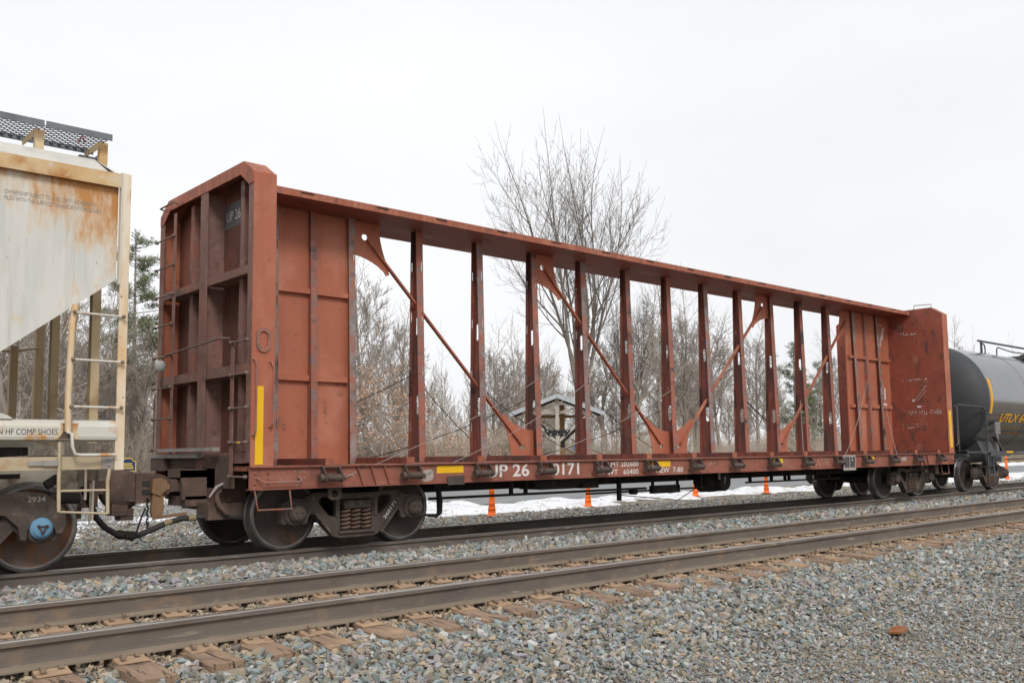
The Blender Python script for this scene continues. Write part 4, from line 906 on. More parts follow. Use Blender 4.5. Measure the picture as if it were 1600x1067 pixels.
MB().tube([(4.95, -.55, .47), (4.72, -.5, .455), (4.55, -.45, .45), (4.38, -.40, .40), (4.22, -.36, .33), (4.08, -.35, .275), (4.0, -.35, .27)], .035, 10).build('air_hose', 'rubber', car)
mb = MB(); mb.tube([(4.44, -.42, .424), (4.36, -.40, .393)], .036, 10); mb.tube([(4.70, -.5, .455), (4.62, -.475, .452)], .042, 10); mb.build('hose_clamp', 'brass_fitting', car)
mb = MB(); mb.tube([(4.05, -.37, .285), (3.99, -.38, .275), (3.93, -.37, .285), (3.90, -.36, .31)], [.035, .058, .05, .025], 8); mb.box(3.95, 4.02, -.43, -.36, .27, .31); mb.build('glad_hand', 'dark_iron', car)
mb = MB(); mb.tube([(5.5, -.62, .50), (5.25, -.62, .42), (5.0, -.6, .46), (4.9, -.56, .47)], .03, 8); mb.build('brake_hose', 'rubber', car)

# ------------------------------------------------------------------ the covered hopper at the left
hop = thing('freight_car', (-3, 0, 0), 'pale rust streaked covered hopper car at the left edge', 'freight car')
HY = 1.50; HX = 3.40
prof_s = [(-9.6, 4.12), (HX - .05, 4.12), (HX - .05, 3.06), (2.27, 2.22), (.9, 1.30), (.3, 1.30), (-1.0, 2.2), (-2.6, 1.3), (-4, 2.1), (-5.6, 1.3), (-7.2, 1.3), (-9.6, 3.06)]
body = MB(); body.prism(prof_s, 'xz', -HY, -HY + .02); body.prism(prof_s, 'xz', HY - .02, HY)
for a, b_ in zip(prof_s[1:], prof_s[2:] + prof_s[:1]):
    body.add([(a[0], -HY + .02, a[1]), (b_[0], -HY + .02, b_[1]), (b_[0], HY - .02, b_[1]), (a[0], HY - .02, a[1])], [(0, 1, 2, 3)])
body = body.build('hopper_body', 'hopper_sheet', hop)
mb = MB(); mb.prism([(-9.6, 4.06), (HX - .02, 4.06), (HX - .02, 4.19), (-9.6, 4.19)], 'xz', -HY - .07, -HY - .001); mb.box(-9.6, HX - .02, -HY - .07, -HY - .055, 4.04, 4.059); mb.build('side_plate', 'hopper_rusty', hop)
mb = MB(); mb.prism([(-HY - .06, 4.192), (-1.42, 4.225), (-.90, 4.50), (-.6, 4.55), (.6, 4.55), (.90, 4.50), (1.42, 4.225), (HY + .06, 4.192)], 'yz', -9.6, HX - .12)
mb.add([(HX - .12, -HY - .06, 4.192), (HX - .12, -.90, 4.50), (HX - .12, .90, 4.50), (HX - .12, HY + .06, 4.192), (HX + .02, -HY - .05, 4.16), (HX + .02, HY + .05, 4.16)], [(0, 1, 2, 3, 5, 4)])
mb.build('roof', 'hopper_paint', hop)
# end posts
mb = MB(); mb.box(HX - .035, HX + .055, -HY - .075, -HY - .055, 1.06, 4.20); mb.box(HX + .04, HX + .055, -HY - .055, -HY + .06, 1.06, 4.20); mb.build('end_post', 'hopper_post', hop)
MB().box(HX - .05, HX - .036, -HY - .09, -HY - .02, 3.0, 4.20).build('side_lip', 'hopper_sill', hop)
mb = MB(); mb.box(HX - .04, HX + .06, HY - .05, HY + .06, 1.06, 4.2); mb.build('end_post', 'hopper_far', hop)
MB().box(HX - .33, HX - .24, HY - .03, HY + .05, 1.56, 2.62).build('ladder_stile', 'hopper_far', hop)
mb = MB(); mb.box(HX - .06, HX + .03, -.80, -.70, 1.35, 3.1); mb.build('end_post', 'hopper_far', hop)
mb = MB(); mb.box(HX - .06, HX + .03, .70, .80, 1.35, 3.1); mb.build('end_post', 'hopper_far', hop)
# side sill, bottom plank, ladder
mb = MB(); mb.prism([(-HY - .02, 1.35), (-HY - .09, 1.37), (-HY - .10, 1.40), (-HY - .10, 1.50), (-HY - .08, 1.545), (-HY - .02, 1.57), (-HY + .15, 1.57), (-HY + .15, 1.35)], 'yz', -9.6, HX - .03)
mb.prism([(HY + .02, 1.35), (HY + .1, 1.40), (HY + .1, 1.50), (HY + .02, 1.57), (HY - .15, 1.57), (HY - .15, 1.35)], 'yz', -9.6, HX - .03)
sill = mb.build('side_sill', 'hopper_sill', hop)
MB().prism([(-9, 1.571), (2.40, 1.571), (2.36, 1.60), (2.30, 1.625), (-9, 1.625)], 'xz', -HY - .06, -HY + .06).build('sill_cap', 'hopper_paint', hop)
MB().prism([(2.74, 1.375), (2.79, 1.40), (2.82, 1.46), (2.83, 1.50), (2.82, 1.535), (2.99, 1.535), (2.975, 1.46), (3.0, 1.375)], 'xz', -HY - .1012, -HY - .1003).build('rust_stain', 'hopper_rusty', hop)
MB().prism([(2.79, 1.378), (2.82, 1.40), (2.845, 1.45), (2.85, 1.50), (2.84, 1.53), (2.93, 1.53), (2.935, 1.42), (2.96, 1.378)], 'xz', -HY - .1022, -HY - .1014).build('rust_stain', 'coupler_iron', hop)
lettering('N HF COMP SHOES', 2.262, 1.418, .058, .535, -HY - .1025, 'black_stencil', hop)
lettering('OWNERSHIP SUBJECT TO A SECURITY AGREEMENT\nFILED WITH THE SURFACE TRANSPORTATION BOARD', 2.255, 3.74, .105, .92, -HY - .003, 'faded_black', hop)
mb = MB(); mb.box(1.2, 3.27, -HY - .05, -HY - .02, 1.07, 1.20); mb.build('running_plank', 'hopper_plank', hop)
mb = MB(); mb.box(3.24, HX - .04, -HY - .06, -HY - .015, 1.075, 1.205)
for z in (1.11, 1.165): mb.lathe([(.001, -.014), (.012, -.012), (.015, 0)], (3.31, -HY - .06, z), 'y', 8)
mb.build('end_bracket', 'galvanised', hop)
mb = MB(); mb.box(2.55, 2.72, -HY - .075, -HY - .051, 1.115, 1.16); mb.box(2.68, 2.82, -HY - .085, -HY - .052, 1.11, 1.165); mb.build('plank_clamp', 'galvanised', hop)
mb = MB(); mb.tube([(2.93, -HY - .10, 2.74), (2.90, -HY - .11, 2.55), (2.88, -HY - .12, 1.8), (2.89, -HY - .12, 1.45)], .036, 4); mb.build('ladder_stile', 'hopper_post', hop)
lad = MB().tube([(2.92, -HY - .13, 2.655), (HX, -HY - .10, 2.655)], .012, 8).build('rung', 'hopper_sill', hop)
for z in (2.175, 1.70): MB().tube([(2.89, -HY - .15, z), (HX + .01, -HY - .11, z)], .0125, 8).build('rung', 'hopper_sill', hop)
MB().tube([(2.87, -HY - .14, 1.445), (2.91, -HY - .16, 1.43), (2.92, -HY - .165, 1.30), (2.945, -HY - .165, 1.225), (3.0, -HY - .165, 1.215), (3.36, -HY - .12, 1.215)], .0165, 8).build('grab_iron', 'hopper_sill', hop)
for z in (2.655, 2.175, 1.70):
    mb = MB()
    for x in (2.90, HX): mb.lathe([(.001, -.016), (.018, -.016), (.022, 0)], (x, -HY - .16 if x < 3 else -HY - .12, z), 'y', 8)
    mb.build('bolt', 'spike_rust', hop)
MB().tube([(-2, HY + .02, 2.55), (HX - .3, HY + .02, 2.55), (HX, HY - .1, 2.60)], .015, 6).build('far_grab_iron', 'hopper_far', hop)
MB().tube([(HX - .5, HY + .02, 1.64), (HX - .25, HY + .02, 1.64), (HX, HY + .05, 1.68)], .015, 6).build('far_grab_iron', 'hopper_far', hop)
mb = MB(); mb.tube([(2.83, -HY - .06, 1.35), (2.83, -HY - .07, .95), (2.84, -HY - .07, .655)], .019, 6); mb.tube([(2.84, -HY - .07, .655), (3.31, -HY - .07, .615)], .013, 6); mb.tube([(3.31, -HY - .07, .615), (3.30, -HY - .07, .95), (3.32, -HY - .06, 1.07)], .019, 6); mb.tube([(2.84, -HY - .07, .86), (3.30, -HY - .07, .855)], .013, 6); mb.build('stirrup_step', 'hopper_plank', hop)
mb = MB(); mb.tube([(3.20, -1.2, 1.07), (3.20, -1.2, .75)], .014, 6); mb.tube([(3.40, -.8, .95), (3.40, -.8, .50)], .018, 6); mb.tube([(3.44, -.6, .9), (3.44, -.6, .45)], .010, 6); mb.build('uncoupling_lever', 'hopper_post', hop)
# underframe: centre sill, bolster, end sill, shear plate
mb = MB(); mb.box(-9.4, HX + .05, -.32, .32, .72, 1.06); mb.box(1.7, 2.1, -1.3, 1.3, .78, 1.05); mb.box(2.2, HX - .1, -.62, -.57, .62, 1.06); mb.box(HX - .12, HX, -1.35, 1.35, .95, 1.22); mb.box(1.0, 3.0, -.30, -.27, 1.22, 1.34); mb.build('underframe', 'hopper_under', hop)
mb = MB(); mb.tube([(2.9, -1.0, .78), (3.2, -1.0, .76)], .06, 8); mb.tube([(2.86, -1.02, .90), (2.98, -1.02, .98)], .05, 7); mb.box(2.35, 2.55, -1.35, -1.2, 1.22, 1.30); mb.tube([(2.3, -1.3, 1.24), (2.6, -1.3, 1.26)], .045, 7); mb.box(2.35, 2.62, -1.0, -.97, .98, 1.03); mb.build('brake_rigging', 'dark_iron', hop)
mb = MB(); mb.tube([(2.3, -1.33, 1.215), (2.3, -1.33, 1.31), (2.64, -1.33, 1.31), (2.64, -1.33, 1.215)], .012, 6); mb.tube([(2.64, -1.33, 1.28), (2.76, -1.33, 1.28), (2.76, -1.33, 1.21)], .012, 6); mb.build('valve_guard', 'hopper_sill', hop)
mb = MB(); mb.box(HX - .1, HX + .05, -.28, .28, .50, .62); mb.box(HX, HX + .22, -.30, .30, .62, 1.08); mb.build('striker', 'coupler_iron', hop)
hc = coupler(hop, 3.48, 1, 'coupler_iron', 'coupler_iron', False)
mb = MB(); mb.lathe([(.001, -.17), (.16, -.16), (.24, -.08), (.25, .05), (.2, .15), (.001, .16)], (3.98, .02, .80), 'y', 16); mb.box(3.84, 4.02, -.12, .12, .50, .64); mb.box(3.95, 4.10, -.1, .1, .44, .58); mb.build('coupler_guard', 'coupler_iron', hc)
MB().tube([(3.35, -.62, .85), (3.42, -.55, .76), (3.50, -.46, .64), (3.58, -.40, .50), (3.68, -.38, .39), (3.80, -.36, .315), (3.93, -.35, .275)], .035, 10).build('air_hose', 'rubber', hop)
mb = MB(); mb.tube([(3.80, -.345, .312), (3.86, -.33, .295), (3.93, -.32, .285), (3.99, -.33, .305)], [.035, .055, .05, .025], 8); mb.build('glad_hand', 'dark_iron', hop)
# running board on the roof: real expanded metal strips on brackets
mb = MB(); y0, y1, zz = -.93, -.30, 4.775
x = -1.2
while x < 3.42:
    xb = x + (y1 - y0)
    for d_ in (1, -1):
        p, q = ((x, y0), (xb, y1)) if d_ > 0 else ((xb, y0), (x, y1))
        a, b_ = Vector((p[0], p[1], zz)), Vector((q[0], q[1], zz))
        if max(a.x, b_.x) > 3.44:
            if d_ > 0: t = (3.44 - a.x) / (b_.x - a.x); b_ = a.lerp(b_, max(t, .02))
            else: t = (3.44 - b_.x) / (a.x - b_.x); a = b_.lerp(a, max(t, .02))
        mb.bar(a, b_, .011, .006)
    x += .085
mb.build('running_board', 'grating_black', hop)
mb = MB(); mb.box(-1.2, 2.74, y0 - .02, y0, zz - .035, zz + .035); mb.box(2.76, 3.45, y0 - .02, y0, zz - .035, zz + .035); mb.box(-1.2, 3.45, y1, y1 + .02, zz - .03, zz + .03); mb.build('running_board_edge', 'grating_edge', hop)
for x in (2.73, 3.40, 1.6):
    mb = MB(); mb.box(x - .045, x + .045, -.82, -.75, 4.45, 4.74); mb.build('running_board_bracket', 'hopper_rusty', hop)
    mb = MB(); mb.prism([(-.74, 4.755), (-.28, 4.755), (-.28, 4.70), (-.74, 4.68)], 'yz', x - .045, x - .03); mb.build('bracket_arm', 'hopper_far', hop)
mb = MB(); mb.box(3.30, 3.52, -.28, .95, 4.70, 4.72); mb.box(3.50, 3.53, -.3, .95, 4.67, 4.75); mb.build('end_crosswalk', 'grating_edge', hop)
MB().tube([(3.22, -.5, 4.79), (3.26, -.5, 4.88), (3.29, -.5, 4.80)], .012, 5).build('hatch_handle', 'red_enamel', hop)
truck(hop, 1.91, WHEEL_R, CAPB); truck(hop, -8.0)
MB().prism([(2.30, .80), (2.55, .84), (2.69, .85), (2.84, .82), (2.95, .73), (3.02, .66), (3.04, .50), (3.0, .42), (2.94, .42), (2.93, .47), (2.67, .47), (2.66, .37), (2.61, .37), (2.58, .50), (2.46, .62), (2.30, .64)], 'xz', -1.15, -1.03).build('pedestal_hood', 'truck_iron', hop)
lettering('2934', 2.66, .745, .055, .17, -1.152, 'pale_patch', hop, .01)

# ------------------------------------------------------------------ the tank car at the right
tank = thing('freight_car', (33, 0, 0), 'black tank car with yellow lettering at the right edge', 'freight car')
TZ, TR, T0, T1 = 2.53, 1.50, 26.15, 41.0
mb = MB(); pr = [(TR, 0), (TR, T1 - T0)]
mb.lathe(pr, (T0, 0, TZ), 'x', 64); shell = mb.build('tank_shell', 'tank_black', tank)
mb = MB(); pr = [(TR * math.cos(t), -.62 * math.sin(t)) for t in np.linspace(0, math.pi / 2 - .001, 12)]; mb.lathe(pr, (T0, 0, TZ), 'x', 64); mb.build('tank_head', 'tank_head', tank)
mb = MB(); pr = [(TR * math.cos(t), .62 * math.sin(t)) for t in np.linspace(0, math.pi / 2 - .001, 12)]; mb.lathe(pr, (T1, 0, TZ), 'x', 48); mb.build('tank_head', 'tank_head', tank)
for xw in (28.9, 31.4, 34.0): MB().lathe([(TR + .001, -.02), (TR + .009, -.01), (TR + .009, .01), (TR + .001, .02)], (xw, 0, TZ), 'x', 64).build('weld_seam', 'tank_black', tank)
def on_tank(zs, xa, xb, off, material, name):
    mb = MB(); vs = []
    for z in zs:
        y = -math.sqrt((TR + off) ** 2 - (z - TZ) ** 2); vs += [(xa, y, z), (xb, y, z)]
    mb.add(vs, [(2 * i, 2 * i + 1, 2 * i + 3, 2 * i + 2) for i in range(len(zs) - 1)]); return mb.build(name, material, tank)
on_tank(list(np.linspace(2.10, 3.05, 14)), 26.20, 26.36, .006, 'tank_yellow', 'reflective_strip')
o = lettering('UTLX 641', 27.02, 1.88, .24, 2.1, -1.465, 'tank_yellow', tank, .02, slant=.25)
for v in o.data.vertices:
    z = v.co.z + WLOC[o.name].z; v.co.y = -math.sqrt((TR + .006) ** 2 - (z - TZ) ** 2) - WLOC[o.name].y
for z0, w0, sd_ in ((1.70, 3.0, 41), (1.55, 2.2, 42)):
    o = worn_marks(26.95, z0, w0, 1, .085, -1.3, 'tank_yellow', tank, sd_)
    for v in o.data.vertices:
        z = v.co.z + WLOC[o.name].z; v.co.y = -math.sqrt((TR + .008) ** 2 - (z - TZ) ** 2) - WLOC[o.name].y; v.co.x += .3 * (z - z0)
MB().box(26.62, 26.95, -1.42, -1.39, 1.55, 1.88).build('card_holder', 'tank_plate', tank)
mb = MB(); mb.box(26.66, 26.76, -1.43, -1.36, 1.08, 1.55); mb.build('card_holder_leg', 'tank_plate', tank)
MB().bar((26.55, -1.4, 1.5), (26.95, -1.42, 1.06), .05, .10, (0, 1, 0)).build('saddle_brace', 'tank_trim', tank)
mb = MB(); mb.box(24.55, 28.2, -.35, .35, .75, 1.10); mb.box(24.6, 24.75, -1.45, 1.45, .95, 1.12); mb.box(26.4, 27.5, -1.2, 1.2, .80, 1.02); mb.prism([(-1.1, 1.02), (1.1, 1.02), (.9, 1.5), (-.9, 1.5)], 'yz', 26.5, 27.4); mb.build('stub_sill', 'tank_trim', tank)
mb = MB(); mb.box(24.6, 26.3, -1.48, -1.10, 1.05, 1.09); mb.box(26.0, 27.3, -1.5, -1.42, .95, 1.09); mb.box(27.2, 40, -1.49, -1.45, .98, 1.04); mb.build('side_step', 'tank_trim', tank)
MB().box(27.05, 27.5, -1.512, -1.502, 1.03, 1.085).build('reflective_strip', 'tank_yellow', tank)
MB().tube([(24.2, -1.44, 2.28), (25.75, -1.44, 2.26), (25.9, -1.44, 2.20), (25.95, -1.44, 2.08), (25.97, -1.44, 1.05)], .022, 8).build('safety_railing', 'tank_trim', tank)
MB().tube([(24.2, -1.44, 1.09), (24.2, -1.44, 2.28)], .02, 8).build('safety_railing', 'tank_trim', tank)
mb = MB(); mb.box(25.9, 25.95, -1.46, -1.42, .45, 1.0); mb.box(26.25, 26.3, -1.46, -1.42, .45, 1.0); mb.box(25.9, 26.3, -1.47, -1.42, .45, .48); mb.box(25.9, 26.3, -1.47, -1.42, .70, .72); mb.build('stirrup_step', 'tank_trim', tank)
MB().tube([(27.2, -1.42, .86), (40, -1.42, .86)], .02, 6).build('side_pipe', 'tank_trim', tank)
mb = MB(); mb.box(28.4, 35, -.42, -.37, 4.30, 4.35); mb.box(28.6, 28.66, -.42, -.37, 3.9, 4.30); mb.build('top_railing', 'tank_trim', tank)
MB().tube([(28.66, -.40, 4.27), (28.82, -.40, 4.24), (28.88, -.4, 4.16), (28.88, -.4, 3.9)], .02, 8).build('railing_brace', 'tank_trim', tank)
MB().tube([(29.75, -.40, 3.9), (29.75, -.40, 4.16), (29.85, -.40, 4.22), (30.9, -.4, 4.15), (33, -.4, 4.17)], .02, 8).build('top_railing', 'tank_trim', tank)
mb = MB(); mb.box(31.2, 35.6, -.75, .75, 3.92, 4.03); mb.lathe([(.42, 0), (.42, .25), (.40, .29), (.001, .29)], (33.9, 0, 4.0), 'z', 24); mb.build('top_platform', 'tank_trim', tank)
mb = MB(); mb.box(24.35, 24.6, -.30, .30, .62, 1.08); mb.build('striker', 'tank_trim', tank)
coupler(tank, 24.5, -1, 'coupler_iron', 'coupler_iron')
truck(tank, 26.98); truck(tank, 39.6)
# right end of the lumber car: coupler and hanging gear
coupler(car, 23.85, 1, 'coupler_iron', 'coupler_iron')
mb = MB(); mb.box(23.72, 23.9, -.5, .5, .55, 1.04); mb.box(23.3, 23.5, -1.2, -1.0, .55, .78); mb.build('striker', 'coupler_iron', car)
mb = MB(); mb.tube([(23.4, -1.3, .78), (23.42, -1.32, .55), (23.8, -1.32, .55), (23.82, -1.3, .78)], .013, 6); mb.build('stirrup_step', 'worn_paint', car)

# ------------------------------------------------------------------ cones, kiosk, marker sign, debris
def cone_mesh():
    mb = MB()
    mb.lathe([(.115, 0), (.115, .055), (.098, .06), (.092, .17), (.098, .172), (.092, .20), (.074, .30), (.080, .302), (.074, .33), (.064, .62), (.068, .622), (.064, .65), (.054, 1.12), (.036, 1.14), (.036, 1.20), (.045, 1.21), (.042, 1.26), (.001, 1.27)], (0, 0, 0), 'z', 20)
    return mb.mesh('traffic_delineator', 'orange_plastic', (0, 0, 0))
CONE = cone_mesh()
bm_ = MB(); bm_.prism(circle(0, 0, .19, 8), 'xy', 0, .03); BASE = bm_.mesh('rubber_base', 'rubber', (0, 0, 0))
CL = [((15.25, 6.35), 'orange delineator cone nearest the front wheels of the red car'), ((20.2, 7.75), 'orange delineator cone behind the air reservoir of the red car'),
      ((26.7, 8.75), 'orange delineator cone behind the brake cylinder marked 7'), ((30.2, 8.15), 'orange delineator cone just left of the far wheels of the red car'),
      ((40.5, 7.2), 'orange delineator cone glimpsed between the red car and the tank car'), ((48.0, 6.3), 'orange delineator cone right of the tank car wheels'), ((60.5, 9.5), 'farthest small orange delineator cone beyond the tank car')]
for (x, y), lb in CL:
    t = thing('traffic_delineator', (x, y, float(gz(x, y))), lb, 'traffic cone', 'orange delineators along the track')
    z = float(gz(x, y)); link_mesh('cone_body', CONE, t, (x, y, z + .02)); link_mesh('rubber_base', BASE, t, (x, y, z))

# trail kiosk: two posts, Y braces, gable roof
KD = 57.0; kd = Vector((.7015, .7126, 0)).normalized(); kc = Vector((CAM.x, CAM.y, 0)) + kd * KD; kc.z = -.48
kio = thing('trail_kiosk', kc, 'open timber kiosk with grey gable roof standing before the wood', 'kiosk')
KR = Matrix.Rotation(math.atan2(kd.y, kd.x) - math.pi / 2, 4, 'Z')
def kpart(mb, name, m):
    mb.v = [tuple((KR @ Vector(v)) + kc) for v in mb.v]; return mb.build(name, m, kio)
RZ, EZ, HWD = 5.12, 4.02, 2.85
for s in (-1, 1):
    mb = MB()
    mb.add([(0, -1.4, RZ), (s * HWD, -1.4, EZ), (s * HWD, 1.6, EZ), (0, 1.6, RZ), (0, -1.4, RZ + .06), (s * HWD, -1.4, EZ + .06), (s * HWD, 1.6, EZ + .06), (0, 1.6, RZ + .06)],
           [(0, 1, 2, 3), (4, 7, 6, 5), (0, 4, 5, 1), (1, 5, 6, 2), (2, 6, 7, 3), (3, 7, 4, 0)]); kpart(mb, 'roof_slope', 'roof_metal')
    mb = MB(); mb.bar((0, -1.43, RZ - .08), (s * HWD, -1.43, EZ - .08), .05, .24); kpart(mb, 'barge_board', 'roof_metal')
    mb = MB(); mb.add([(0, -1.38, RZ - .03), (s * (HWD - .06), -1.38, EZ - .03), (s * (HWD - .06), 1.55, EZ - .03), (0, 1.55, RZ - .03), (0, -1.38, RZ - .005), (s * (HWD - .06), -1.38, EZ - .005), (s * (HWD - .06), 1.55, EZ - .005), (0, 1.55, RZ - .005)],
           [(0, 1, 2, 3), (4, 7, 6, 5), (0, 4, 5, 1), (1, 5, 6, 2), (2, 6, 7, 3), (3, 7, 4, 0)]); kpart(mb, 'roof_shade_panel', 'dark_timber_and_shade')  # added dark sheet, paints the shade below the roof slope
    mb = MB(); mb.bar((0, .2, RZ - .18), (s * (HWD - .2), .2, EZ - .10), .1, .14); kpart(mb, 'rafter', 'dark_timber_and_shade')
    mb = MB(); mb.bar((s * .1, -.95, 2.35), (s * 1.75, -.95, 3.85), .12, .14); kpart(mb, 'brace', 'timber_pale')
    mb = MB(); mb.bar((s * .1 + .2, .9, 2.3), (s * 1.75 + .2, .9, 3.85), .16, .18); kpart(mb, 'brace', 'dark_timber_and_shade')
    mb = MB(); mb.bar((0, -.95, 4.05), (s * 1.6, -.95, 4.42), .1, .12); kpart(mb, 'web_strut', 'timber_pale')
    mb = MB(); mb.bar((0, -.95, .95), (s * 1.1, -.95, 0), .14, .16); kpart(mb, 'foot_brace', 'timber_pale')
kpart(MB().box(-.11, .11, -1.05, -.85, 0, RZ - .1), 'post', 'timber_pale')
kpart(MB().box(.16, .46, .8, 1.05, 0, 4.6), 'post', 'timber_brown')
kpart(MB().box(.20, .44, .77, .79, 2.0, 3.0), 'post_sleeve', 'steel_black')
kpart(MB().box(-2.1, 2.1, -1.0, -.9, 4.0, 4.14), 'tie_beam', 'timber_pale')
kpart(MB().box(-2.0, 2.0, .75, .9, 3.80, 3.98), 'tie_beam', 'timber_brown')
gp = MB(); gp.prism([(-.82, 3.02), (.82, 3.02), (.55, 2.68), (-.55, 2.68)], 'xz', -1.07, -1.05); gp = kpart(gp, 'gusset_plate', 'steel_black')
for x, z in ((-.6, 2.95), (0, 2.95), (.6, 2.95), (-.4, 2.76), (0, 2.76), (.4, 2.76)): kpart(MB().box(x - .03, x + .03, -1.085, -1.071, z - .03, z + .03), 'bolt', 'bolt_white')
kpart(MB().box(1.02, 1.14, 1.2, 1.3, .9, 2.1), 'poster_post', 'poster_green')
kpart(MB().box(1.0, 1.18, 1.17, 1.19, 1.75, 2.1), 'poster_end', 'sky_blue'); kpart(MB().box(1.0, 1.18, 1.17, 1.19, .88, 1.1), 'poster_end', 'sky_blue')

# blue and yellow historic marker in the gap between the left cars
sx, sy = 14.47, 29.6
sg = thing('marker_sign', (sx, sy, -.5), 'small blue and yellow historic marker sign between the two left cars', 'sign')
SROT = -math.atan2(.338, .941)
def spart(mb, name, m):
    R_ = Matrix.Rotation(SROT, 4, 'Z'); mb.v = [tuple((R_ @ Vector(v)) + Vector((sx, sy, .27))) for v in mb.v]; return mb.build(name, m, sg)
shape = [(-.29, .36), (.29, .36), (.29, .72), (.20, .76), (.12, .86), (-.12, .86), (-.20, .76), (-.29, .72)]
spart(MB().prism([(x * 1.12, .60 + (z - .60) * 1.14) for x, z in shape], 'xz', -.02, .02), 'border', 'sign_yellow')
spart(MB().prism(shape, 'xz', -.028, -.0205), 'panel', 'sign_blue')
mb = MB()
for z in (.43, .50, .57, .64): mb.box(-.22 + .03 * (z > .6), .22 - .05 * (z > .5), -.033, -.029, z, z + .035)
spart(mb, 'lettering', 'sign_yellow'); spart(MB().tube([(0, 0, -.8), (0, 0, .36)], .035, 8), 'post', 'sign_blue')

def debris(name, pts, material, label, cat):
    pass
def stick(p, ang, L_, w, label, tilt=0.0):
    rng = np.random.default_rng(int(p[0] * 100)); mb = MB(); z = float(gz(p[0], p[1])) + .035
    pts = []; n = 6
    for i in range(n):
        t = i / (n - 1) - .5; pts.append((p[0] + math.cos(ang) * t * L_ + rng.uniform(-.006, .006), p[1] + math.sin(ang) * t * L_ + rng.uniform(-.006, .006), z + tilt * t * L_))
    mb.tube(pts, [w * .5, w, w * 1.1, w * .9, w * .8, w * .3], 5); tag(mb.build('wood_splinter', 'driftwood'), label, 'wood')
stick((4.72, -6.72), 1.75, .26, .015, 'pale wood splinter standing out of the gravel below the middle of the picture', .25)
stick((4.25, -6.95), .9, .30, .013, 'reddish stick lying on the gravel near the bottom edge')
stick((3.62, -6.98), .2, .5, .02, 'dark weathered stick at the bottom edge of the gravel', .02)
rp = thing('rusty_plate', (8.0, -7.58, float(gz(8.0, -7.58)) + .04), 'broken rust orange metal plate lying in the gravel at lower right', 'scrap metal')
def tilt_(mb, name, m):
    R_ = Matrix.Rotation(.35, 4, 'Z') @ Matrix.Rotation(-.12, 4, 'X'); c_ = WLOC[rp.name]; mb.v = [tuple((R_ @ Vector(v)) + c_) for v in mb.v]; return mb.build(name, m, rp)
tilt_(MB().prism([(-.17, -.05), (-.02, -.075), (.15, -.06), (.19, .03), (.06, .07), (-.14, .06)], 'xy', 0, .018), 'plate', 'rust_bright')
tilt_(MB().prism([(-.03, .018), (.06, .018), (.05, .034), (-.02, .038)], 'xz', -.01, .03), 'shoulder', 'rust_bright')

# ------------------------------------------------------------------ trees
def tubes_mesh(name, branches, material):
    """branches: list of (points (n,3), radii (n), sides)"""
    V, F = [], []; k = 0
    for P, Rr, ns in branches:
        P = np.asarray(P); n = len(P); T = np.empty_like(P); T[1:-1] = P[2:] - P[:-2]; T[0] = P[1] - P[0]; T[-1] = P[-1] - P[-2]
        T /= np.linalg.norm(T, axis=1)[:, None] + 1e-9
        ref = np.where(np.abs(T[:, 2:3]) < .9, np.array([[0, 0, 1.]]), np.array([[1., 0, 0]]))
        if abs(T[0, 2]) > .8: ref = np.tile(np.array([[1., 0, 0]]), (n, 1))
        elif abs(T[0, 2]) < .8: ref = np.tile(np.array([[0.3, 0.2, 1.]]), (n, 1))
        A = np.cross(T, ref); A /= np.linalg.norm(A, axis=1)[:, None] + 1e-9; B = np.cross(A, T)
        ang = np.arange(ns) * 2 * math.pi / ns
        ring = P[:, None, :] + (A[:, None, :] * np.cos(ang)[None, :, None] + B[:, None, :] * np.sin(ang)[None, :, None]) * np.asarray(Rr)[:, None, None]
        V.append(ring.reshape(-1, 3))
        i = np.arange(n - 1)[:, None] * ns; j = np.arange(ns)[None, :]; j2 = (j + 1) % ns
        F.append(np.stack([i + j, i + j2, i + ns + j2, i + ns + j], -1).reshape(-1, 4) + k); k += n * ns
    V = np.concatenate(V); F = np.concatenate(F)
    me = bpy.data.meshes.new(name); me.vertices.add(len(V)); me.vertices.foreach_set('co', V.astype(np.float32).ravel())
    me.loops.add(F.size); me.loops.foreach_set('vertex_index', F.astype(np.int32).ravel())
    me.polygons.add(len(F)); me.polygons.foreach_set('loop_start', np.arange(0, F.size, 4, dtype=np.int32)); me.polygons.foreach_set('loop_total', np.full(len(F), 4, np.int32))
    me.polygons.foreach_set('use_smooth', np.ones(len(F), bool)); me.update(calc_edges=True); me.materials.append(MATS[material]); return me

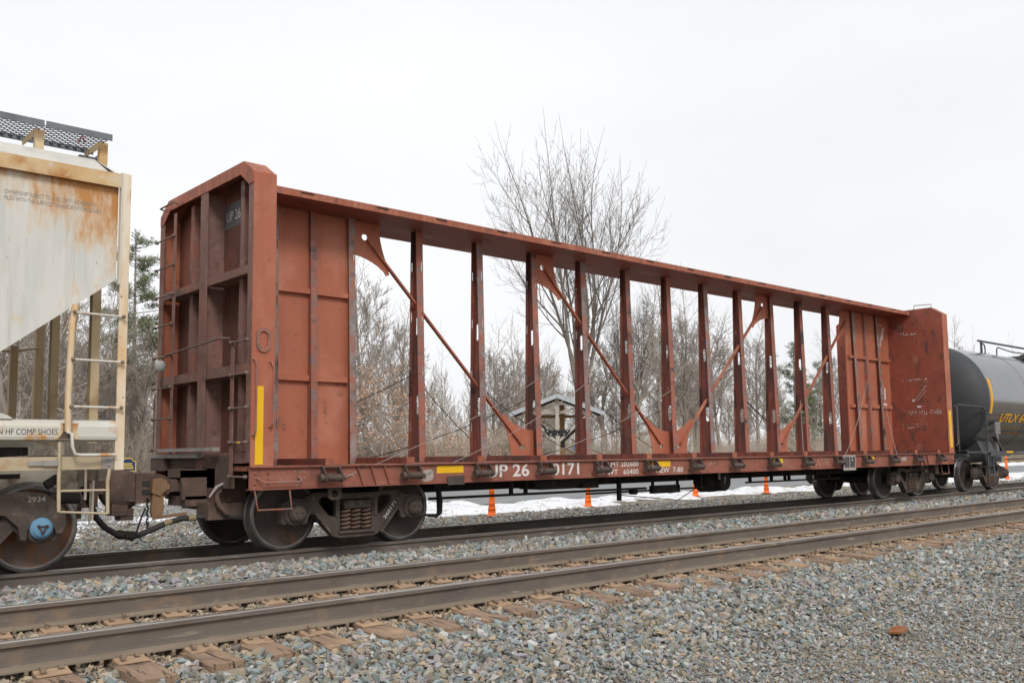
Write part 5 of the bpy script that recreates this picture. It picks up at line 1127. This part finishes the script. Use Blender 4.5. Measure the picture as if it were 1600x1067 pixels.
def grow(seed, height, r0, clear=.35, levels=5, nkids=(9, 7, 6, 5, 4), ratio=(.62, .55, .5, .48, .5), angle=(38, 40, 42, 45, 45), tropism=.10, wander=.10, rmin=.010, forks=1, lean=0.0, fork_at=.3, fork_r=.62, fork_sp=1.0):
    rng = np.random.default_rng(seed); trunk, crown, tips = [], [], []
    stack = []
    def branch(p, d, L_, r, lev):
        n = max(3, int(5 + 3 * (lev < 2)) if lev < 3 else 3)
        P = [p]; D_ = d / np.linalg.norm(d); dirs = [D_]
        for i in range(n):
            D_ = D_ + rng.normal(0, wander * (1 if lev else .35), 3) + np.array([0, 0, tropism * (1.0 if lev else .2)])
            D_ /= np.linalg.norm(D_); P.append(P[-1] + D_ * L_ / n); dirs.append(D_)
        end = max(r * (.32 if lev else .22), rmin * .6)
        Rr = [max(r + (end - r) * (i / n) ** (1.0 if lev else .85), rmin * .6) for i in range(n + 1)]
        if lev == 0: Rr[0] *= 1.25
        (trunk if lev <= (1 if forks > 1 else 0) else crown).append((np.array(P), Rr, 8 if lev == 0 else (6 if lev == 1 else (4 if lev == 2 else 3))))
        if lev >= levels: tips.append(P[-1]); return
        nk = nkids[lev]; lo = clear if lev == 0 else .18
        az = rng.uniform(0, 6.28)
        for k in range(nk):
            t = lo + (1 - lo) * ((k + rng.uniform(.1, .9)) / nk); f = t * n; i = min(int(f), n - 1); q = P[i] + (P[i + 1] - P[i]) * (f - i); dd_ = dirs[i]
            az += 2.4 + rng.normal(0, .5); a = math.radians(angle[lev] * rng.uniform(.7, 1.25))
            u = np.cross(dd_, [0.13, .31, .95]); u /= np.linalg.norm(u) + 1e-9; w = np.cross(dd_, u)
            nd = dd_ * math.cos(a) + (u * math.cos(az) + w * math.sin(az)) * math.sin(a)
            ll = L_ * ratio[lev] * (1.12 - .62 * t if lev == 0 else 1.05 - .5 * t) * rng.uniform(.75, 1.2)
            branch(q, nd, ll, max(Rr[i] * rng.uniform(.42, .62), rmin), lev + 1)
        if lev > 0 or forks == 1:                     # leader goes on
            branch(P[-1], dirs[-1], L_ * .42, Rr[-1], min(lev + 2, levels))
    if forks == 1: branch(np.zeros(3), np.array([lean, lean * .3, 1.0]), height * .72, r0, 0)
    else:
        h0 = height * fork_at; n = 5; P = np.array([[lean * h0 * i / n, 0, h0 * i / n] for i in range(n + 1)]); trunk.append((P, list(np.linspace(r0 * 1.25, r0 * .92, n + 1)), 9))
        for k in range(forks):
            a = 6.28 * k / forks + rng.uniform(-.4, .4); sp = rng.uniform(.18, .42) * fork_sp
            branch(P[-1] - np.array([0, 0, rng.uniform(0, h0 * .35)]), np.array([math.cos(a) * sp, math.sin(a) * sp, 1]), (height - h0) * rng.uniform(.62, .85), r0 * fork_r, 1)
    return trunk, crown, tips
def tree_pair(seed, height, r0, bark='bark', twig='twig', **kw):
    t, c, tips = grow(seed, height, r0, **kw)
    return tubes_mesh('trunk', t, bark), tubes_mesh('crown', c, twig), tips

def put_tree(name, pair, x, y, rz, s, label, group=None, z=-.55):
    t = thing(name, (x, y, z), label, 'tree', group); t.rotation_euler.z = rz; t.scale = (s, s, s)
    for nm, me in zip(('trunk', 'crown'), pair[:2]):
        o = bpy.data.objects.new(nm, me); col.objects.link(o); o.parent = t
    return t
def at_px(px, Yw):
    """ground point on the line of sight through image column px, at depth line y = Yw"""
    d = fw + cr * ((px - 800) / FPX) + cu * (.05); t = (Yw - CAM.y) / d.y; return CAM.x + d.x * t, Yw

FAN = dict(forks=6, fork_at=.30, levels=5, nkids=(8, 8, 6, 5, 2), ratio=(.6, .58, .55, .46, .45), angle=(30, 33, 33, 38, 42), tropism=.12, wander=.065, rmin=.0115, fork_r=.52, fork_sp=.92)
BIG = tree_pair(109, 23.2, .28, 'bark_pale', 'twig_pale', **FAN)
BIG2 = tree_pair(111, 17.0, .20, 'bark_pale', 'twig_pale', **FAN)
MED = [tree_pair(20 + k, 12.5, .20, levels=4, clear=.28, nkids=(14, 9, 7, 5), ratio=(.46, .5, .5, .55), angle=(48, 42, 42, 45), tropism=.12, rmin=.012, lean=(.0, .06, -.05, .03)[k]) for k in range(4)]
OAK = [tree_pair(40 + k, 11.0, .24, forks=3, fork_at=.30, levels=5, nkids=(8, 7, 6, 5, 4), ratio=(.6, .52, .5, .52, .5), angle=(40, 42, 44, 45, 45), tropism=.07, wander=.16, rmin=.013) for k in range(3)]
SLIM = [tree_pair(60 + k, 9.5, .085, 'twig', 'twig', levels=3, clear=.3, nkids=(15, 7, 5), ratio=(.34, .5, .5), angle=(42, 40, 42), tropism=.16, rmin=.010) for k in range(4)]
for pool in (MED, OAK, SLIM): pass

def thicket_mesh(seed, n, hgt, spread, material='thicket'):
    rng = np.random.default_rng(seed); br = []
    for k in range(n):
        p = np.array([rng.normal(0, spread), rng.normal(0, spread), 0]); d = np.array([rng.normal(0, .28), rng.normal(0, .28), 1]); h = hgt * rng.uniform(.45, 1.1); P = [p]
        for i in range(5):
            d = d + rng.normal(0, .13, 3); d /= np.linalg.norm(d); P.append(P[-1] + d * h / 5)
        br.append((np.array(P), list(np.linspace(.020, .008, 6)), 3))
        for j in range(9):
            i = rng.integers(1, 5); e = d + rng.normal(0, .6, 3); e /= np.linalg.norm(e); q = P[i]; L_ = h * rng.uniform(.12, .34)
            m = q + e * L_ * .5 + rng.normal(0, .05, 3); br.append((np.array([q, m, q + e * L_ + np.array([0, 0, .1 * L_])]), [.011, .009, .006], 3))
    return tubes_mesh('thicket', br, material)
def leaves_mesh(name, centres, per, size, spread, material, seed, flat=0.0):
    rng = np.random.default_rng(seed); c = np.repeat(np.asarray(centres), per, axis=0); n = len(c)
    c = c + rng.normal(0, spread, (n, 3)); u = rng.normal(size=(n, 3)); u /= np.linalg.norm(u, axis=1)[:, None]; w = np.cross(u, rng.normal(size=(n, 3))); w /= np.linalg.norm(w, axis=1)[:, None]
    s = size * rng.uniform(.6, 1.3, (n, 1)); V = np.stack([c - u * s, c + w * s * .55, c + u * s, c - w * s * .55], 1).reshape(-1, 3)
    me = bpy.data.meshes.new(name); me.from_pydata(V.tolist(), [], np.arange(4 * n).reshape(-1, 4).tolist()); me.materials.append(MATS[material]); return me

def pine(seed, height, r0, dens=1.0, bare=.25):
    rng = np.random.default_rng(seed); br = [(np.array([[0, 0, 0], [.05, .05, height * .5], [0, .1, height]]), [r0, r0 * .6, .03], 8)]; lim, cent, dirs_ = [], [], []
    z = height * bare
    while z < height * .985:
        t = (z / height - bare) / (1 - bare); Lb = (height * .20) * (1 - t) ** .7 * (.55 + .45 * min(1, t * 4)) + .25
        for k in range(rng.integers(3, 6)):
            if rng.random() < .22: continue
            a = rng.uniform(0, 6.28); L_ = Lb * rng.uniform(.5, 1.25); up_ = rng.uniform(-.05, .35); p = np.array([0, 0, z + rng.uniform(-.15, .15)]); d = np.array([math.cos(a), math.sin(a), up_])
            q = p + d * L_ * .6; e = p + d * L_ + np.array([0, 0, .12 * L_]); lim.append((np.array([p, q, e]), [.035, .025, .01], 3))
            for j in range(max(3, int(6 * L_ * dens))):
                s = rng.uniform(.35, 1.05); b = p + (e - p) * s + np.array([rng.normal(0, .16 * L_ * s), rng.normal(0, .16 * L_ * s), rng.uniform(0, .15)]); cent.append(b)
        z += height * .03
    trunk = tubes_mesh('trunk', br, 'bark'); 
    # needle sprays: long thin blades around each shoot
    c = np.repeat(np.array(cent), 16, axis=0); n = len(c); u = rng.normal(size=(n, 3)); u[:, 2] = np.abs(u[:, 2]) * .6 + .1; u /= np.linalg.norm(u, axis=1)[:, None]; w = np.cross(u, rng.normal(size=(n, 3))); w /= np.linalg.norm(w, axis=1)[:, None]
    s = rng.uniform(.16, .34, (n, 1)); c = c + rng.normal(0, .10, (n, 3)); V = np.stack([c, c + u * s * .5 + w * .022, c + u * s, c + u * s * .5 - w * .022], 1).reshape(-1, 3)
    me = bpy.data.meshes.new('needles'); me.from_pydata(V.tolist(), [], np.arange(4 * n).reshape(-1, 4).tolist()); me.materials.append(MATS['needle'])
    return trunk, tubes_mesh('crown', lim, 'bark'), me
def put_pine(p3, x, y, rz, s, label):
    t = thing('pine_tree', (x, y, -.55), label, 'tree'); t.rotation_euler.z = rz; t.scale = (s, s, s)
    for nm, me in zip(('trunk', 'crown', 'needles'), p3):
        o = bpy.data.objects.new(nm, me); col.objects.link(o); o.parent = t

x, y = at_px(985, 40.0); put_tree('bare_tree', BIG2, x, y, -.3, .93, 'tall bare tree whose crown just tops the red beam at right')
x, y = at_px(902, 33.0); put_tree('bare_tree', BIG, x, y, -.73, 1.0, 'tallest bare tree with many upright limbs rising above the red car')
P1 = pine(3, 15.0, .19, 1.5, .40); P2 = pine(9, 10.5, .17, .95, .14)
x, y = at_px(211, 36.0); put_pine(P1, x, y, .4, .87, 'tall thin pine between the hopper car and the red bulkhead')
x, y = at_px(1238, 38.0); put_pine(P2, x, y, 2.0, 1.15, 'dark green pine seen between the right posts of the red car')
x, y = at_px(1275, 44.0); put_pine(P2, x, y, 4.0, 1.1, 'rightmost green pine beside the right end panel of the red car')
x, y = at_px(985, 46.0); put_pine(P2, x, y, 5.0, .8, 'small dark pine in the wood left of the centre gussets')
# grey trunks seen under the hopper car
for k, (px, Yw, pool, s, rz, lb) in enumerate([(22, 30, OAK[0], .98, .3, 'thick leaning bare tree at the far left edge under the hopper slope'), (78, 33, MED[0], .86, 1.0, 'straight thick grey trunk seen between the far posts of the hopper car'),
        (100, 31, OAK[1], .9, 2.2, 'crooked forked bare tree behind the hopper ladder'), (146, 34, MED[2], .80, 3.3, 'upright dark trunk just right of the hopper ladder'),
        (232, 33, OAK[2], .80, 5.2, 'wide bare tree with bent limbs beside the tall thin pine')]):
    x, y = at_px(px, Yw); put_tree('bare_tree', pool, x, y, rz, s, lb)
# oak saplings that keep brown leaves
rng_ = np.random.default_rng(4)
LT = tree_pair(71, 6.5, .07, levels=4, clear=.15, nkids=(12, 6, 5, 3), ratio=(.42, .5, .5, .5), angle=(55, 45, 45, 45), tropism=.03, rmin=.009)
tips = np.array(LT[2]); LF = leaves_mesh('leaves', tips[rng_.random(len(tips)) < .28], 2, .075, .10, 'dead_leaf', 5)
for px, Yw, s, rz, lb in [(598, 27, 1.2, .2, 'sapling with clinging brown leaves left of the first open post'), (640, 30, 1.0, 2.0, 'brown leaved sapling behind the first open post'), (570, 31, 1.0, 4.0, 'brown leaved sapling beside the left end panel')]:
    x, y = at_px(px, Yw); t = put_tree('oak_sapling', LT, x, y, rz, s, lb); o = bpy.data.objects.new('leaves', LF); col.objects.link(o); o.parent = t
# trees of the front rows, one by one
GRP = 'bare trees along the edge of the wood'
SPOTS = [(580, 34, MED[1], 1.0), (552, 33, OAK[0], .9), (618, 36, MED[3], .95), (690, 36, SLIM[0], .95), (725, 38, SLIM[1], .95), (770, 37, MED[0], .75), (800, 36, OAK[1], .85), (845, 39, SLIM[2], 1.0), (940, 38, OAK[2], 1.1), (985, 36, OAK[0], 1.2),
         (1030, 38, OAK[1], 1.3), (1062, 37, MED[1], 1.15), (1085, 40, OAK[2], 1.35), (1122, 38, MED[2], 1.2), (1150, 37, SLIM[3], 1.35), (1180, 41, MED[0], 1.1), (1205, 40, SLIM[0], 1.3), (1262, 37, SLIM[1], 1.3), (1300, 40, MED[3], 1.1), (1330, 39, SLIM[2], 1.4),
         (1495, 40, MED[1], 1.5), (1515, 38, OAK[0], 1.6), (1545, 42, SLIM[3], 1.85), (1580, 41, SLIM[0], 1.6), (1600, 38, MED[2], 1.15), (50, 38, SLIM[0], .95), (120, 40, SLIM[2], 1.0), (170, 38, SLIM[1], .9), (5, 36, MED[3], .9), (190, 41, MED[1], .72)]
EDGES = [(-20, 200, 'under the hopper car'), (200, 250, 'in the gap beside the red bulkhead'), (540, 645, 'in the first open gap right of the end panel'), (645, 740, 'in the second open gap of the red car'), (740, 828, 'in the third open gap of the red car'),
         (828, 905, 'behind the trail kiosk'), (905, 972, 'in the gap right of the trail kiosk'), (972, 1035, 'in the gap left of the centre post'), (1035, 1097, 'in the gap right of the centre post'), (1097, 1150, 'two gaps right of the centre post'),
         (1150, 1202, 'three gaps right of the centre post'), (1202, 1250, 'just left of the dark green pine'), (1250, 1400, 'beside the right end panel of the red car'), (1400, 1700, 'above the black tank car')]
NTH = {}
def tree_label(px, pool):
    kind = 'slim straight' if pool in SLIM else ('tall upright' if pool in MED else 'spreading forked')
    where = next(w for a, b_, w in EDGES if a <= px < b_)
    n = NTH.get((kind, where), 0); NTH[(kind, where)] = n + 1
    return ('', 'second ', 'third ', 'fourth ')[n] + kind + ' bare tree seen ' + where
for k, (px, Yw, pool, s) in enumerate(sorted(SPOTS, key=lambda q: q[0])):
    lab = tree_label(px, pool)
    x, y = at_px(px, Yw + random.uniform(-1, 1)); put_tree('bare_tree', pool, x, y, random.uniform(0, 6.28), s * random.uniform(.92, 1.08), lab, GRP)
# the wood behind and the undergrowth: masses nobody could count
def srcs(meshes):
    return [bpy.data.objects.new('shape', m) for m in meshes]
def mass(name, n, y0, y1, sources, smin, smax, label, cat, left=-60, right=1700, thin=None):
    px = RNG.uniform(left, right, n); Y = y0 + (y1 - y0) * RNG.random(n); pts, sc, ro = [], [], []
    for a, b_ in zip(px, Y):
        x, yy = at_px(a, b_)
        if x > 190: continue
        pts.append((x, yy, -.56)); s = random.uniform(smin, smax); sc.append((s, s, s)); ro.append((random.uniform(-.04, .04), random.uniform(-.04, .04), random.uniform(0, 6.28)))
    return instancer(name, pts, sc, ro, RNG.integers(0, len(sources), len(pts)), sources, label, cat)
slim_src = []
for p in SLIM[:3]: slim_src += srcs([p[1]])
joined = []
def merged(pair):
    a, b_ = pair[0], pair[1]; vs, fs = [], []
    for me in (a, b_):
        k = len(vs); vs += [tuple(v.co) for v in me.vertices]; fs += [tuple(i + k for i in p.vertices) for p in me.polygons]
    m = bpy.data.meshes.new('tree_shape'); m.from_pydata(vs, [], fs); m.materials.append(MATS['twig']); return m
whole = [merged(p) for p in (SLIM[0], SLIM[1], SLIM[3], MED[0], MED[2])]
mass('woodland', 125, 42, 66, srcs(whole), .65, 1.05, 'distant mass of bare trees forming the back of the wood', 'wood')
TH = [thicket_mesh(90 + k, 34, 3.6, .8) for k in range(4)]
mass('undergrowth', 560, 31, 50, srcs(TH), .55, 1.1, 'dense tangle of brown leafless undergrowth at the foot of the wood', 'undergrowth')
LITTER = leaves_mesh('leaf_spray', np.random.default_rng(8).normal(0, 1, (60, 3)) * np.array([1.1, 1.1, .9]) + np.array([0, 0, 1.8]), 3, .07, .16, 'dead_leaf', 9)
mass('dead_leaves', 36, 31, 38, srcs([LITTER]), .7, 1.3, 'brown dead leaves clinging in the undergrowth', 'leaves', 540, 780)
GT = MB(); r_g = np.random.default_rng(6)
for k in range(70):
    a, b_ = r_g.normal(0, .35, 2); l_ = r_g.uniform(.15, .5); c_, d_ = r_g.normal(0, .12, 2); GT.add([(a - .008, b_, 0), (a + .008, b_, 0), (a + c_, b_ + d_, l_)], [(0, 1, 2)])
gme = GT.mesh('grass_tuft', 'dry_grass', (0, 0, 0))
mass('dry_grass', 900, 24.5, 33, srcs([gme]), .7, 1.4, 'tufts of dry tan grass between the road and the wood', 'grass')
